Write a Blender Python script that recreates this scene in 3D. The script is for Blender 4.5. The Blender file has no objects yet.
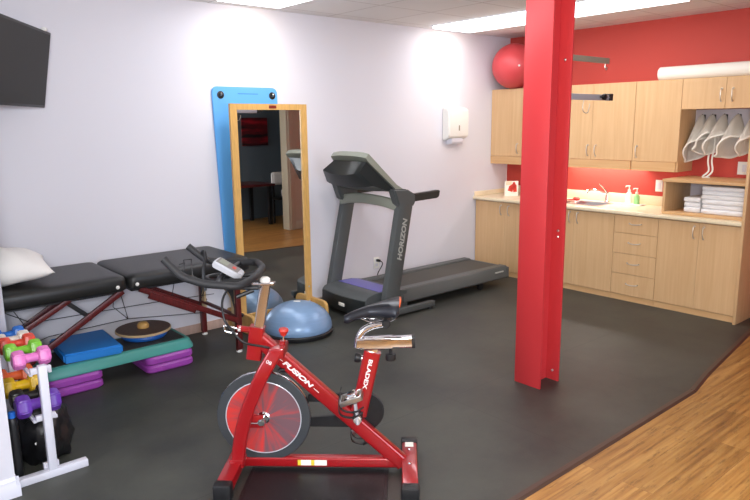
import bpy, bmesh, math, random
from mathutils import Vector, Matrix, noise
random.seed(7)
PI = math.pi
V = Vector
S = bpy.context.scene
C = S.collection
ROOT = {}

# ------------------------------------------------------------------ materials
def srgb(r, g, b):
    f = lambda c: (c / 255 / 12.92) if c / 255 <= .04045 else ((c / 255 + .055) / 1.055) ** 2.4
    return (f(r), f(g), f(b), 1)

def mat(name, col, rough=.5, metal=0, noise_amt=0, noise_scale=20, bump=0, bump_scale=60, coat=0, spec=.5, sheen=0, stretch=None):
    m = bpy.data.materials.new(name); m.use_nodes = True
    nt = m.node_tree; b = nt.nodes['Principled BSDF']
    b.inputs['Base Color'].default_value = col
    b.inputs['Roughness'].default_value = rough
    b.inputs['Metallic'].default_value = metal
    b.inputs['Coat Weight'].default_value = coat
    b.inputs['Coat Roughness'].default_value = .08
    b.inputs['Specular IOR Level'].default_value = spec
    b.inputs['Sheen Weight'].default_value = sheen
    tc = None
    if noise_amt or bump:
        tc = nt.nodes.new('ShaderNodeTexCoord'); mp = nt.nodes.new('ShaderNodeMapping')
        nt.links.new(tc.outputs['Object'], mp.inputs['Vector'])
        if stretch: mp.inputs['Scale'].default_value = stretch
    if noise_amt:
        n = nt.nodes.new('ShaderNodeTexNoise'); n.inputs['Scale'].default_value = noise_scale; n.inputs['Detail'].default_value = 5
        nt.links.new(mp.outputs['Vector'], n.inputs['Vector'])
        mr = nt.nodes.new('ShaderNodeMapRange'); mr.inputs['From Min'].default_value = .3; mr.inputs['From Max'].default_value = .7
        mr.inputs['To Min'].default_value = 1 - noise_amt; mr.inputs['To Max'].default_value = 1 + noise_amt
        nt.links.new(n.outputs['Fac'], mr.inputs['Value'])
        vm = nt.nodes.new('ShaderNodeVectorMath'); vm.operation = 'SCALE'; vm.inputs[0].default_value = col[:3]
        nt.links.new(mr.outputs['Result'], vm.inputs['Scale']); nt.links.new(vm.outputs['Vector'], b.inputs['Base Color'])
    if bump:
        n2 = nt.nodes.new('ShaderNodeTexNoise'); n2.inputs['Scale'].default_value = bump_scale; n2.inputs['Detail'].default_value = 3
        nt.links.new(mp.outputs['Vector'], n2.inputs['Vector'])
        bp = nt.nodes.new('ShaderNodeBump'); bp.inputs['Strength'].default_value = bump; bp.inputs['Distance'].default_value = .004
        nt.links.new(n2.outputs['Fac'], bp.inputs['Height']); nt.links.new(bp.outputs['Normal'], b.inputs['Normal'])
    return m

def emis(name, col, strength):
    m = bpy.data.materials.new(name); m.use_nodes = True
    b = m.node_tree.nodes['Principled BSDF']
    b.inputs['Base Color'].default_value = (.8, .8, .8, 1)
    b.inputs['Emission Color'].default_value = col; b.inputs['Emission Strength'].default_value = strength
    return m

def wood_floor():
    m = bpy.data.materials.new('distressed oak planks'); m.use_nodes = True
    nt = m.node_tree; N = nt.nodes; L = nt.links; b = N['Principled BSDF']
    tc = N.new('ShaderNodeTexCoord')
    br = N.new('ShaderNodeTexBrick'); br.offset = .37
    br.inputs['Scale'].default_value = 1; br.inputs['Brick Width'].default_value = 1.25; br.inputs['Row Height'].default_value = .155
    br.inputs['Mortar Size'].default_value = .0012; br.inputs['Mortar Smooth'].default_value = .2; br.inputs['Bias'].default_value = 0
    br.inputs['Color1'].default_value = (0, 0, 0, 1); br.inputs['Color2'].default_value = (1, 1, 1, 1); br.inputs['Mortar'].default_value = (.5, .5, .5, 1)
    L.new(tc.outputs['Object'], br.inputs['Vector'])
    # grain
    mp = N.new('ShaderNodeMapping'); mp.inputs['Scale'].default_value = (1.2, 26, 1); L.new(tc.outputs['Object'], mp.inputs['Vector'])
    ad = N.new('ShaderNodeVectorMath'); ad.operation = 'ADD'
    sc = N.new('ShaderNodeVectorMath'); sc.operation = 'SCALE'; sc.inputs['Scale'].default_value = 7
    L.new(br.outputs['Color'], sc.inputs[0]); L.new(mp.outputs['Vector'], ad.inputs[0]); L.new(sc.outputs['Vector'], ad.inputs[1])
    n1 = N.new('ShaderNodeTexNoise'); n1.inputs['Scale'].default_value = 1.5; n1.inputs['Detail'].default_value = 7; n1.inputs['Distortion'].default_value = .25
    L.new(ad.outputs['Vector'], n1.inputs['Vector'])
    cr = N.new('ShaderNodeValToRGB'); e = cr.color_ramp.elements
    e[0].position = .28; e[0].color = srgb(124, 82, 40); e[1].position = .72; e[1].color = srgb(184, 140, 78)
    k = cr.color_ramp.elements.new(.48); k.color = srgb(160, 114, 58)
    L.new(n1.outputs['Fac'], cr.inputs['Fac'])
    # per-plank tone
    mr = N.new('ShaderNodeMapRange'); mr.inputs['To Min'].default_value = .88; mr.inputs['To Max'].default_value = 1.1
    L.new(br.outputs['Color'], mr.inputs['Value'])
    v1 = N.new('ShaderNodeVectorMath'); v1.operation = 'SCALE'; L.new(cr.outputs['Color'], v1.inputs[0]); L.new(mr.outputs['Result'], v1.inputs['Scale'])
    # dark hand-scraped scuffs
    mp2 = N.new('ShaderNodeMapping'); mp2.inputs['Scale'].default_value = (2.6, 17, 1); L.new(tc.outputs['Object'], mp2.inputs['Vector'])
    n2 = N.new('ShaderNodeTexNoise'); n2.inputs['Scale'].default_value = 1.9; n2.inputs['Detail'].default_value = 9; n2.inputs['Roughness'].default_value = .75
    L.new(mp2.outputs['Vector'], n2.inputs['Vector'])
    c2 = N.new('ShaderNodeValToRGB'); c2.color_ramp.elements[0].position = .53; c2.color_ramp.elements[0].color = (0, 0, 0, 1)
    c2.color_ramp.elements[1].position = .68; c2.color_ramp.elements[1].color = (.75, .75, .75, 1)
    L.new(n2.outputs['Fac'], c2.inputs['Fac'])
    mx = N.new('ShaderNodeMixRGB'); mx.inputs['Color2'].default_value = srgb(82, 52, 26)
    L.new(c2.outputs['Color'], mx.inputs['Fac']); L.new(v1.outputs['Vector'], mx.inputs['Color1'])
    m2 = N.new('ShaderNodeMixRGB'); m2.inputs['Color2'].default_value = srgb(90, 55, 25)
    mf = N.new('ShaderNodeMath'); mf.operation = 'MULTIPLY'; mf.inputs[1].default_value = .55; L.new(br.outputs['Fac'], mf.inputs[0])
    L.new(mf.outputs[0], m2.inputs['Fac']); L.new(mx.outputs['Color'], m2.inputs['Color1'])
    L.new(m2.outputs['Color'], b.inputs['Base Color'])
    b.inputs['Roughness'].default_value = .38
    bp = N.new('ShaderNodeBump'); bp.inputs['Strength'].default_value = .25; bp.inputs['Distance'].default_value = .003
    L.new(n1.outputs['Fac'], bp.inputs['Height']); L.new(bp.outputs['Normal'], b.inputs['Normal'])
    return m

def cab_wood(name, c1, c2, axis=2):
    m = bpy.data.materials.new(name); m.use_nodes = True
    nt = m.node_tree; N = nt.nodes; L = nt.links; b = N['Principled BSDF']
    tc = N.new('ShaderNodeTexCoord'); mp = N.new('ShaderNodeMapping')
    s = [38, 38, 38]; s[axis] = 1.6; mp.inputs['Scale'].default_value = s
    L.new(tc.outputs['Object'], mp.inputs['Vector'])
    n = N.new('ShaderNodeTexNoise'); n.inputs['Scale'].default_value = 1; n.inputs['Detail'].default_value = 6; n.inputs['Distortion'].default_value = .6
    L.new(mp.outputs['Vector'], n.inputs['Vector'])
    cr = N.new('ShaderNodeValToRGB'); cr.color_ramp.elements[0].position = .3; cr.color_ramp.elements[1].position = .7
    cr.color_ramp.elements[0].color = c1; cr.color_ramp.elements[1].color = c2
    L.new(n.outputs['Fac'], cr.inputs['Fac']); L.new(cr.outputs['Color'], b.inputs['Base Color'])
    b.inputs['Roughness'].default_value = .42
    return m

def rubber_floor():
    m = bpy.data.materials.new('black rubber flooring'); m.use_nodes = True
    nt = m.node_tree; N = nt.nodes; L = nt.links; b = N['Principled BSDF']
    tc = N.new('ShaderNodeTexCoord')
    n = N.new('ShaderNodeTexNoise'); n.inputs['Scale'].default_value = 1.3; n.inputs['Detail'].default_value = 9; n.inputs['Roughness'].default_value = .68
    L.new(tc.outputs['Object'], n.inputs['Vector'])
    cr = N.new('ShaderNodeValToRGB'); cr.color_ramp.elements[0].position = .34; cr.color_ramp.elements[1].position = .70
    cr.color_ramp.elements[0].color = srgb(46, 47, 45); cr.color_ramp.elements[1].color = srgb(76, 77, 69)
    L.new(n.outputs['Fac'], cr.inputs['Fac'])
    br = N.new('ShaderNodeTexBrick'); br.offset = 0
    br.inputs['Scale'].default_value = 1; br.inputs['Brick Width'].default_value = 1.22; br.inputs['Row Height'].default_value = 1.22
    br.inputs['Mortar Size'].default_value = .0025; br.inputs['Color1'].default_value = (0, 0, 0, 1); br.inputs['Color2'].default_value = (0, 0, 0, 1); br.inputs['Mortar'].default_value = (1, 1, 1, 1)
    L.new(tc.outputs['Object'], br.inputs['Vector'])
    mx = N.new('ShaderNodeMixRGB'); mx.inputs['Color2'].default_value = srgb(38, 40, 38)
    mf = N.new('ShaderNodeMath'); mf.operation = 'MULTIPLY'; mf.inputs[1].default_value = .6
    L.new(br.outputs['Color'], mf.inputs[0]); L.new(mf.outputs[0], mx.inputs['Fac']); L.new(cr.outputs['Color'], mx.inputs['Color1'])
    L.new(mx.outputs['Color'], b.inputs['Base Color'])
    r = N.new('ShaderNodeMapRange'); r.inputs['To Min'].default_value = .42; r.inputs['To Max'].default_value = .6
    L.new(n.outputs['Fac'], r.inputs['Value']); L.new(r.outputs['Result'], b.inputs['Roughness'])
    n3 = N.new('ShaderNodeTexNoise'); n3.inputs['Scale'].default_value = 160; L.new(tc.outputs['Object'], n3.inputs['Vector'])
    bp = N.new('ShaderNodeBump'); bp.inputs['Strength'].default_value = .12; bp.inputs['Distance'].default_value = .003
    L.new(n3.outputs['Fac'], bp.inputs['Height']); L.new(bp.outputs['Normal'], b.inputs['Normal'])
    return m

def ceiling_tiles():
    m = bpy.data.materials.new('ceiling tiles'); m.use_nodes = True
    nt = m.node_tree; N = nt.nodes; L = nt.links; b = N['Principled BSDF']
    tc = N.new('ShaderNodeTexCoord'); mp = N.new('ShaderNodeMapping'); mp.inputs['Location'].default_value = (.935, .16, 0)
    L.new(tc.outputs['Object'], mp.inputs['Vector'])
    br = N.new('ShaderNodeTexBrick'); br.offset = 0
    br.inputs['Scale'].default_value = 1; br.inputs['Brick Width'].default_value = .61; br.inputs['Row Height'].default_value = .61
    br.inputs['Mortar Size'].default_value = .007; br.inputs['Color1'].default_value = srgb(238, 236, 234); br.inputs['Color2'].default_value = srgb(235, 233, 231)
    br.inputs['Mortar'].default_value = srgb(205, 200, 196)
    L.new(mp.outputs['Vector'], br.inputs['Vector']); L.new(br.outputs['Color'], b.inputs['Base Color'])
    b.inputs['Roughness'].default_value = .9
    return m

M = dict(
    wall=mat('white wall paint', srgb(221, 219, 226), .75, bump=.05, bump_scale=180),
    redwall=mat('red wall paint', srgb(194, 66, 54), .6, bump=.05, bump_scale=180),
    slate=mat('dark slate wall paint', srgb(92, 104, 112), .7),
    greige=mat('greige trim paint', srgb(170, 160, 140), .5),
    ceil=ceiling_tiles(), rubber=rubber_floor(), oak=wood_floor(),
    trimwood=mat('dark brown reducer strip', srgb(74, 54, 44), .45, noise_amt=.2, noise_scale=8, stretch=(1, 20, 1)),
    basebd=mat('pinkish tan skirting', srgb(190, 160, 146), .4, noise_amt=.12, noise_scale=6, stretch=(6, 1, .5)),
    white=mat('white enamel', srgb(222, 222, 232), .4),
    plate=mat('white plastic', srgb(240, 238, 232), .35),
    maple=cab_wood('maple laminate', srgb(208, 168, 122), srgb(217, 180, 134)),
    maple_h=cab_wood('maple laminate level grain', srgb(204, 160, 110), srgb(214, 174, 126), 1),
    counter=mat('cream laminate worktop', srgb(232, 216, 184), .3, noise_amt=.04, noise_scale=90),
    steel=mat('brushed steel', srgb(190, 190, 188), .28, 1),
    chrome=mat('chrome', srgb(225, 225, 228), .08, 1),
    nickel=mat('satin nickel', srgb(212, 202, 188), .34, .7),
    grey_metal=mat('grey painted steel', srgb(150, 140, 124), .5, .1),
    alu=mat('aluminium rail', srgb(176, 174, 180), .4, .2),
    redpaint=mat('red gloss column paint', srgb(196, 52, 56), .42),
    bikered=mat('metallic red bike paint', srgb(156, 12, 20), .3, .1, coat=.7),
    black=mat('matte black plastic', srgb(24, 24, 26), .45),
    blacksoft=mat('black foam grip', srgb(34, 34, 36), .6),
    vinyl=mat('black vinyl upholstery', srgb(34, 34, 33), .42, bump=.1, bump_scale=220),
    saddle=mat('black saddle vinyl', srgb(24, 25, 32), .28),
    mahog=mat('mahogany stained wood', srgb(88, 24, 24), .35, noise_amt=.3, noise_scale=6, stretch=(14, 14, 2)),
    ply=mat('pale plywood', srgb(206, 180, 138), .5, noise_amt=.06, noise_scale=12),
    pine=mat('honey pine', srgb(208, 164, 96), .38, noise_amt=.12, noise_scale=5, stretch=(14, 14, 2)),
    mirror=mat('mirror glass', (.86, .88, .88, 1), .0, 1),
    bluemat=mat('blue foam mat', srgb(98, 172, 238), .6),
    bluefoam=mat('bright blue foam pad', srgb(34, 136, 226), .5),
    bluedisc=mat('blue air disc', srgb(34, 104, 196), .3),
    bosu=mat('pearly blue rubber dome', srgb(128, 158, 192), .3, .1, noise_amt=.08, noise_scale=4, stretch=(1, 1, 18)),
    teal=mat('teal plastic', srgb(76, 158, 150), .4),
    purple=mat('orchid purple plastic', srgb(162, 72, 176), .35),
    greyrubber=mat('dark grey tread rubber', srgb(52, 52, 50), .6, bump=.2, bump_scale=300),
    boardtop=mat('brown grip board', srgb(104, 84, 76), .6, noise_amt=.15, noise_scale=80),
    pillow=mat('white cotton pillow', srgb(244, 241, 236), .85, bump=.06, bump_scale=300),
    towel=mat('white terry towelling', srgb(238, 238, 240), .95, bump=.6, bump_scale=260),
    cover=mat('off white terry towelling', srgb(242, 238, 230), .95, bump=.7, bump_scale=220),
    tread_grey=mat('charcoal treadmill casing', srgb(82, 86, 86), .45),
    tread_dark=mat('dark treadmill casing', srgb(40, 44, 44), .4),
    tread_light=mat('pale grey treadmill trim', srgb(142, 146, 134), .4),
    belt=mat('treadmill belt', srgb(74, 72, 66), .7),
    tread_blue=mat('violet blue hood panel', srgb(92, 88, 176), .3),
    screen=mat('dark television screen', srgb(34, 33, 29), .5, spec=.25),
    silver=mat('silver plastic', srgb(198, 200, 206), .35, .3),
    lcd=mat('grey green display', srgb(138, 146, 128), .3),
    ballred=mat('red exercise ball rubber', srgb(212, 74, 78), .42),
    paper=mat('white paper', srgb(244, 240, 230), .8),
    yellow=mat('yellow sticker', srgb(232, 208, 60), .5),
    green=mat('green soap', srgb(150, 214, 140), .25),
    redsmall=mat('red plastic', srgb(216, 60, 44), .4),
    lavend=mat('pale lavender melamine', srgb(200, 194, 200), .5),
    letter=mat('white lettering', srgb(236, 228, 226), .4),
    tletter=mat('pale grey lettering', srgb(176, 178, 172), .4),
    bag=mat('black nylon bag', srgb(20, 20, 23), .42, bump=.4, bump_scale=30),
    orange_c=mat('orange trim', srgb(214, 92, 44), .4),
    flysteel=mat('dark steel flywheel', srgb(84, 88, 92), .4, .6),
    art=None,
)
FL = srgb(238, 240, 255)
M['tube'] = emis('fluorescent diffuser', (.93, .95, 1, 1), 6.2)

# flywheel graphic: red streaks over grey, by angle and radius in object space
def flygraphic():
    m = bpy.data.materials.new('flywheel graphic'); m.use_nodes = True
    nt = m.node_tree; N = nt.nodes; L = nt.links; b = N['Principled BSDF']
    tc = N.new('ShaderNodeTexCoord')
    mp = N.new('ShaderNodeMapping'); mp.inputs['Location'].default_value = (-.752, 0, -.30); L.new(tc.outputs['Object'], mp.inputs['Vector'])
    gr = N.new('ShaderNodeTexNoise'); gr.inputs['Scale'].default_value = 1
    sep = N.new('ShaderNodeSeparateXYZ'); L.new(mp.outputs['Vector'], sep.inputs[0])
    at = N.new('ShaderNodeMath'); at.operation = 'ARCTAN2'; L.new(sep.outputs['Z'], at.inputs[0]); L.new(sep.outputs['X'], at.inputs[1])
    ln = N.new('ShaderNodeVectorMath'); ln.operation = 'LENGTH'; L.new(mp.outputs['Vector'], ln.inputs[0])
    cx = N.new('ShaderNodeCombineXYZ')
    a2 = N.new('ShaderNodeMath'); a2.operation = 'MULTIPLY'; a2.inputs[1].default_value = 3.2; L.new(at.outputs[0], a2.inputs[0])
    l2 = N.new('ShaderNodeMath'); l2.operation = 'MULTIPLY'; l2.inputs[1].default_value = 3; L.new(ln.outputs['Value'], l2.inputs[0])
    L.new(a2.outputs[0], cx.inputs[0]); L.new(l2.outputs[0], cx.inputs[1]); L.new(cx.outputs[0], gr.inputs['Vector'])
    gr.inputs['Scale'].default_value = 1.3; gr.inputs['Detail'].default_value = 3
    # more red toward the front (left in the photo)
    fr = N.new('ShaderNodeMapRange'); fr.inputs['From Min'].default_value = -.2; fr.inputs['From Max'].default_value = .2
    fr.inputs['To Min'].default_value = -.18; fr.inputs['To Max'].default_value = .24; L.new(sep.outputs['X'], fr.inputs['Value'])
    sm = N.new('ShaderNodeMath'); sm.operation = 'ADD'; L.new(gr.outputs['Fac'], sm.inputs[0]); L.new(fr.outputs['Result'], sm.inputs[1])
    cr = N.new('ShaderNodeValToRGB'); cr.color_ramp.elements[0].position = .40; cr.color_ramp.elements[0].color = srgb(112, 82, 88)
    cr.color_ramp.elements[1].position = .72; cr.color_ramp.elements[1].color = srgb(206, 58, 54)
    L.new(sm.outputs[0], cr.inputs['Fac']); L.new(cr.outputs['Color'], b.inputs['Base Color'])
    b.inputs['Roughness'].default_value = .35
    return m
M['flygraphic'] = flygraphic()
def artmat():
    m = bpy.data.materials.new('abstract red and black canvas'); m.use_nodes = True
    nt = m.node_tree; N = nt.nodes; L = nt.links; b = N['Principled BSDF']
    tc = N.new('ShaderNodeTexCoord'); mp = N.new('ShaderNodeMapping'); mp.inputs['Scale'].default_value = (.8, 1, 5)
    L.new(tc.outputs['Object'], mp.inputs['Vector'])
    n = N.new('ShaderNodeTexNoise'); n.inputs['Scale'].default_value = 1.6; n.inputs['Detail'].default_value = 4; L.new(mp.outputs['Vector'], n.inputs['Vector'])
    cr = N.new('ShaderNodeValToRGB'); e = cr.color_ramp.elements
    e[0].position = .4; e[0].color = srgb(24, 18, 20); e[1].position = .62; e[1].color = srgb(168, 22, 38)
    k = e.new(.52); k.color = srgb(110, 16, 28)
    L.new(n.outputs['Fac'], cr.inputs['Fac']); L.new(cr.outputs['Color'], b.inputs['Base Color'])
    return m
M['art'] = artmat()

# ------------------------------------------------------------------ mesh helpers
def box(bm, x0, x1, y0, y1, z0, z1, bev=0, seg=2):
    t = bmesh.new()
    bmesh.ops.create_cube(t, size=1)
    for v in t.verts:
        v.co = V(((x0 + x1) / 2 + v.co.x * (x1 - x0), (y0 + y1) / 2 + v.co.y * (y1 - y0), (z0 + z1) / 2 + v.co.z * (z1 - z0)))
    if bev: bmesh.ops.bevel(t, geom=t.edges[:], offset=bev, segments=seg, profile=.5, affect='EDGES')
    merge(bm, t)

def merge(bm, t, mtx=None):
    if mtx is not None: bmesh.ops.transform(t, matrix=mtx, verts=t.verts[:])
    bmesh.ops.recalc_face_normals(t, faces=t.faces[:])
    me = bpy.data.meshes.new('tmp'); t.to_mesh(me); t.free(); bm.from_mesh(me); bpy.data.meshes.remove(me)

def obox(bm, c, ax, ay, az, sx, sy, sz, bev=0, seg=2):
    t = bmesh.new(); box(t, -sx / 2, sx / 2, -sy / 2, sy / 2, -sz / 2, sz / 2, bev, seg)
    ax, ay, az = V(ax).normalized(), V(ay).normalized(), V(az).normalized()
    m = Matrix(((ax.x, ay.x, az.x, c[0]), (ax.y, ay.y, az.y, c[1]), (ax.z, ay.z, az.z, c[2]), (0, 0, 0, 1)))
    merge(bm, t, m)

def prism(bm, poly, axis, a0, a1, bev=0, seg=2):
    """poly: 2D points; axis 'x','y','z' is the extrusion axis (other two in order)."""
    t = bmesh.new()
    def mk(p, a):
        return {'x': V((a, p[0], p[1])), 'y': V((p[0], a, p[1])), 'z': V((p[0], p[1], a))}[axis]
    A = [t.verts.new(mk(p, a0)) for p in poly]; B = [t.verts.new(mk(p, a1)) for p in poly]
    t.faces.new(A); t.faces.new(B[::-1])
    n = len(poly)
    for i in range(n): t.faces.new((A[i], A[(i + 1) % n], B[(i + 1) % n], B[i]))
    bmesh.ops.recalc_face_normals(t, faces=t.faces[:])
    if bev: bmesh.ops.bevel(t, geom=[e for e in t.edges if e.calc_face_angle(0) > .4], offset=bev, segments=seg, affect='EDGES')
    merge(bm, t)

def rounded(pts, r, n=6):
    out = [V(pts[0])]
    for i in range(1, len(pts) - 1):
        a, b, c = V(pts[i - 1]), V(pts[i]), V(pts[i + 1])
        ra = min(r, (a - b).length * .49); rc = min(r, (c - b).length * .49)
        p0 = b + (a - b).normalized() * ra; p1 = b + (c - b).normalized() * rc
        for k in range(n + 1):
            t = k / n; out.append((1 - t) ** 2 * p0 + 2 * t * (1 - t) * b + t * t * p1)
    out.append(V(pts[-1])); return out

def smooth(pts, n=6):
    P = [V(p) for p in pts]; P = [2 * P[0] - P[1]] + P + [2 * P[-1] - P[-2]]; out = []
    for i in range(1, len(P) - 2):
        for k in range(n):
            t = k / n; a, b, c, d = P[i - 1], P[i], P[i + 1], P[i + 2]
            out.append(.5 * ((2 * b) + (c - a) * t + (2 * a - 5 * b + 4 * c - d) * t * t + (3 * b - a - 3 * c + d) * t ** 3))
    out.append(P[-2]); return out

def sweep(bm, pts, sec, ref=None, scale=None, cap=True):
    t = bmesh.new(); pts = [V(p) for p in pts]; rings = []; nprev = None
    for i, p in enumerate(pts):
        if i == 0: tg = pts[1] - p
        elif i == len(pts) - 1: tg = p - pts[i - 1]
        else: tg = (pts[i + 1] - p).normalized() + (p - pts[i - 1]).normalized()
        tg.normalize()
        base = V(ref) if ref is not None else (nprev if nprev is not None else (V((0, 0, 1)) if abs(tg.z) < .9 else V((1, 0, 0))))
        nn = base - tg * base.dot(tg)
        if nn.length < 1e-5: nn = tg.orthogonal()
        nn.normalize(); nprev = nn; bb = tg.cross(nn)
        s = scale[i] if scale else 1
        rings.append([t.verts.new(p + nn * x * s + bb * y * s) for x, y in sec])
    n = len(sec)
    for a, b in zip(rings, rings[1:]):
        for i in range(n): t.faces.new((a[i], a[(i + 1) % n], b[(i + 1) % n], b[i]))
    if cap: t.faces.new(rings[0]); t.faces.new(rings[-1][::-1])
    merge(bm, t)

def circ(r, n=12, ry=None): return [(r * math.cos(2 * PI * i / n), (ry or r) * math.sin(2 * PI * i / n)) for i in range(n)]
def rrect(w, h, r, n=4):
    out = []
    for cx, cy, a0 in ((w / 2 - r, h / 2 - r, 0), (-w / 2 + r, h / 2 - r, 90), (-w / 2 + r, -h / 2 + r, 180), (w / 2 - r, -h / 2 + r, 270)):
        for k in range(n + 1):
            a = math.radians(a0 + 90 * k / n); out.append((cx + r * math.cos(a), cy + r * math.sin(a)))
    return out
def tube(bm, pts, r, n=10, rad=0): sweep(bm, rounded(pts, rad) if rad else pts, circ(r, n))

def lathe(bm, prof, c=(0, 0, 0), axis=(0, 0, 1), n=32):
    """prof: (radius, height) pairs along axis from c."""
    t = bmesh.new(); az = V(axis).normalized(); ax = az.orthogonal().normalized(); ay = az.cross(ax); c = V(c); rings = []
    for r, h in prof:
        if r < 1e-6: rings.append([t.verts.new(c + az * h)])
        else: rings.append([t.verts.new(c + az * h + (ax * math.cos(2 * PI * i / n) + ay * math.sin(2 * PI * i / n)) * r) for i in range(n)])
    for a, b in zip(rings, rings[1:]):
        if len(a) == 1 and len(b) == 1: continue
        for i in range(n):
            j = (i + 1) % n
            if len(a) == 1: t.faces.new((a[0], b[j], b[i]))
            elif len(b) == 1: t.faces.new((a[i], a[j], b[0]))
            else: t.faces.new((a[i], a[j], b[j], b[i]))
    if len(rings[0]) > 1: t.faces.new(rings[0])
    if len(rings[-1]) > 1: t.faces.new(rings[-1][::-1])
    merge(bm, t)

def ball(bm, c, rx, ry=None, rz=None, n=24):
    t = bmesh.new(); bmesh.ops.create_uvsphere(t, u_segments=n, v_segments=n // 2, radius=1)
    merge(bm, t, Matrix.Translation(V(c)) @ Matrix.Diagonal((rx, ry or rx, rz or rx, 1)))

def B(): return bmesh.new()

def obj(name, bm, m, parent=None, local=False, flat=False, angle=35):
    me = bpy.data.meshes.new(name)
    bmesh.ops.recalc_face_normals(bm, faces=bm.faces[:])
    if parent is not None:
        mt = ROOT[parent.name]
        if not local: bmesh.ops.transform(bm, matrix=mt.inverted(), verts=bm.verts[:])
    bm.to_mesh(me); bm.free()
    me.materials.append(m)
    if not flat:
        for p in me.polygons: p.use_smooth = True
        me.set_sharp_from_angle(angle=math.radians(angle))
    o = bpy.data.objects.new(name, me); C.objects.link(o)
    if parent is not None: o.parent = parent; ROOT[o.name] = ROOT[parent.name]
    else: ROOT[o.name] = Matrix.Identity(4)
    return o

def tag(o, label, cat, group=None):
    o['label'] = label; o['category'] = cat
    if group: o['group'] = group
    return o

def thing(name, label, cat, loc, rotz=0, group=None):
    o = bpy.data.objects.new(name, None); C.objects.link(o); o.empty_display_size = .1
    o.location = loc; o.rotation_euler = (0, 0, rotz)
    ROOT[o.name] = Matrix.Translation(V(loc)) @ Matrix.Rotation(rotz, 4, 'Z')
    return tag(o, label, cat, group)

def solo(name, bm, m, label, cat, loc, group=None, angle=35):
    """a thing that is one mesh, with its origin at its base"""
    bmesh.ops.transform(bm, matrix=Matrix.Translation(-V(loc)), verts=bm.verts[:])
    o = obj(name, bm, m, angle=angle); o.location = loc; ROOT[o.name] = Matrix.Translation(V(loc))
    return tag(o, label, cat, group)

def struct(name, bm, m, parent=None):
    o = obj(name, bm, m, parent)
    if parent is None: o['kind'] = 'structure'
    return o

def text(name, body, size, mtx, m, parent, extrude=.0008, shear=0, local=True, width=1.0, bold=.028):
    cu = bpy.data.curves.new('t', 'FONT'); cu.body = body; cu.size = size; cu.extrude = extrude; cu.align_x = 'CENTER'; cu.align_y = 'CENTER'; cu.shear = shear
    cu.offset = size * bold
    to = bpy.data.objects.new('t', cu); C.objects.link(to)
    dg = bpy.context.evaluated_depsgraph_get()
    me = bpy.data.meshes.new_from_object(to.evaluated_get(dg))
    bpy.data.objects.remove(to); bpy.data.curves.remove(cu)
    me.transform(mtx @ Matrix.Diagonal((width, 1, 1, 1)) if local else ROOT[parent.name].inverted() @ mtx @ Matrix.Diagonal((width, 1, 1, 1)))
    me.materials.clear(); me.materials.append(m); me.name = name
    o = bpy.data.objects.new(name, me); C.objects.link(o); o.parent = parent; ROOT[o.name] = ROOT[parent.name]
    return o
def frame(o, x, y):
    x = V(x).normalized(); y = V(y); y = (y - x * y.dot(x)).normalized(); z = x.cross(y); o = V(o)
    return Matrix(((x.x, y.x, z.x, o.x), (x.y, y.y, z.y, o.y), (x.z, y.z, z.z, o.z), (0, 0, 0, 1)))

# ------------------------------------------------------------------ setting
H = 2.7747
b = B(); box(b, -9, 2, -8.5, .05, -.12, -.008); struct('floor', b, M['oak'])
EDGE = [(-9, -3.50), (-2.36, -3.43), (-1.98, -3.36), (0, -3.09)]
b = B(); prism(b, [(-9, 0), (0, 0), (0, -3.09), (-1.98, -3.36), (-2.36, -3.43), (-9, -3.49)], 'z', -.008, 0); struct('floor.001', b, M['rubber'])['label'] = 'black rubber gym flooring'
def strip(p, q, w=.055):
    bb = B(); d = (V((q[0], q[1], 0)) - V((p[0], p[1], 0))).normalized(); nn = V((d.y, -d.x, 0))
    if nn.y > 0: nn = -nn
    sec = [(.012, 0), (.012, .0035), (w - .015, .0035), (w, -.0075), (.012, -.0075)]
    t = bmesh.new(); rings = []
    for e in (p, q): rings.append([t.verts.new(V((e[0], e[1], h)) + nn * (s - .012)) for s, h in sec])
    for i in range(5): t.faces.new((rings[0][i], rings[0][(i + 1) % 5], rings[1][(i + 1) % 5], rings[1][i]))
    t.faces.new(rings[0]); t.faces.new(rings[1][::-1]); merge(bb, t); return bb
struct('trim_1', strip((-9, -3.49), (-2.36, -3.43)), M['trimwood'])
struct('trim_2', strip((-2.36, -3.43), (-1.98, -3.36)), M['trimwood'])
struct('trim_3', strip((-1.98, -3.36), (0, -3.09)), M['trimwood'])
b = B(); box(b, -9, 2, -8.5, .1, H, H + .1); struct('ceiling', b, M['ceil'])
b = B(); box(b, -9, .1, 0, .1, -.1, H); struct('wall_back', b, M['wall'])
b = B(); box(b, 0, .1, -4.66, 0, -.1, H); struct('wall_right', b, M['redwall'])
b = B(); box(b, -9.1, -9, -8.5, .1, -.1, H); struct('wall_left', b, M['wall'])
b = B(); box(b, -9, .1, -8.6, -8.5, -.1, H); struct('wall_front', b, M['slate'])
# stub walls at the left edge of the picture
b = B(); box(b, -9, -6.095, -1.815, -1.70, 0, H); struct('wall_left.001', b, M['wall'])
b = B(); box(b, -9, -5.905, -.99, -.90, 0, H); struct('wall_left.002', b, M['wall'])
b = B(); prism(b, [(-1.815, 0), (-1.835, 0), (-1.835, .06), (-1.829, .07), (-1.829, .085), (-1.815, .1)], 'x', -9, -6.08)
prism(b, [(-6.095, 0), (-6.078, 0), (-6.078, .06), (-6.084, .07), (-6.084, .085), (-6.095, .1)], 'y', -1.8348, -1.70); struct('baseboard_left', b, M['white'])
# skirting along the white wall
b = B(); box(b, -9, -.64, -.014, 0, 0, .078, .002)
struct('baseboard_back', b, M['basebd'])
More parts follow.
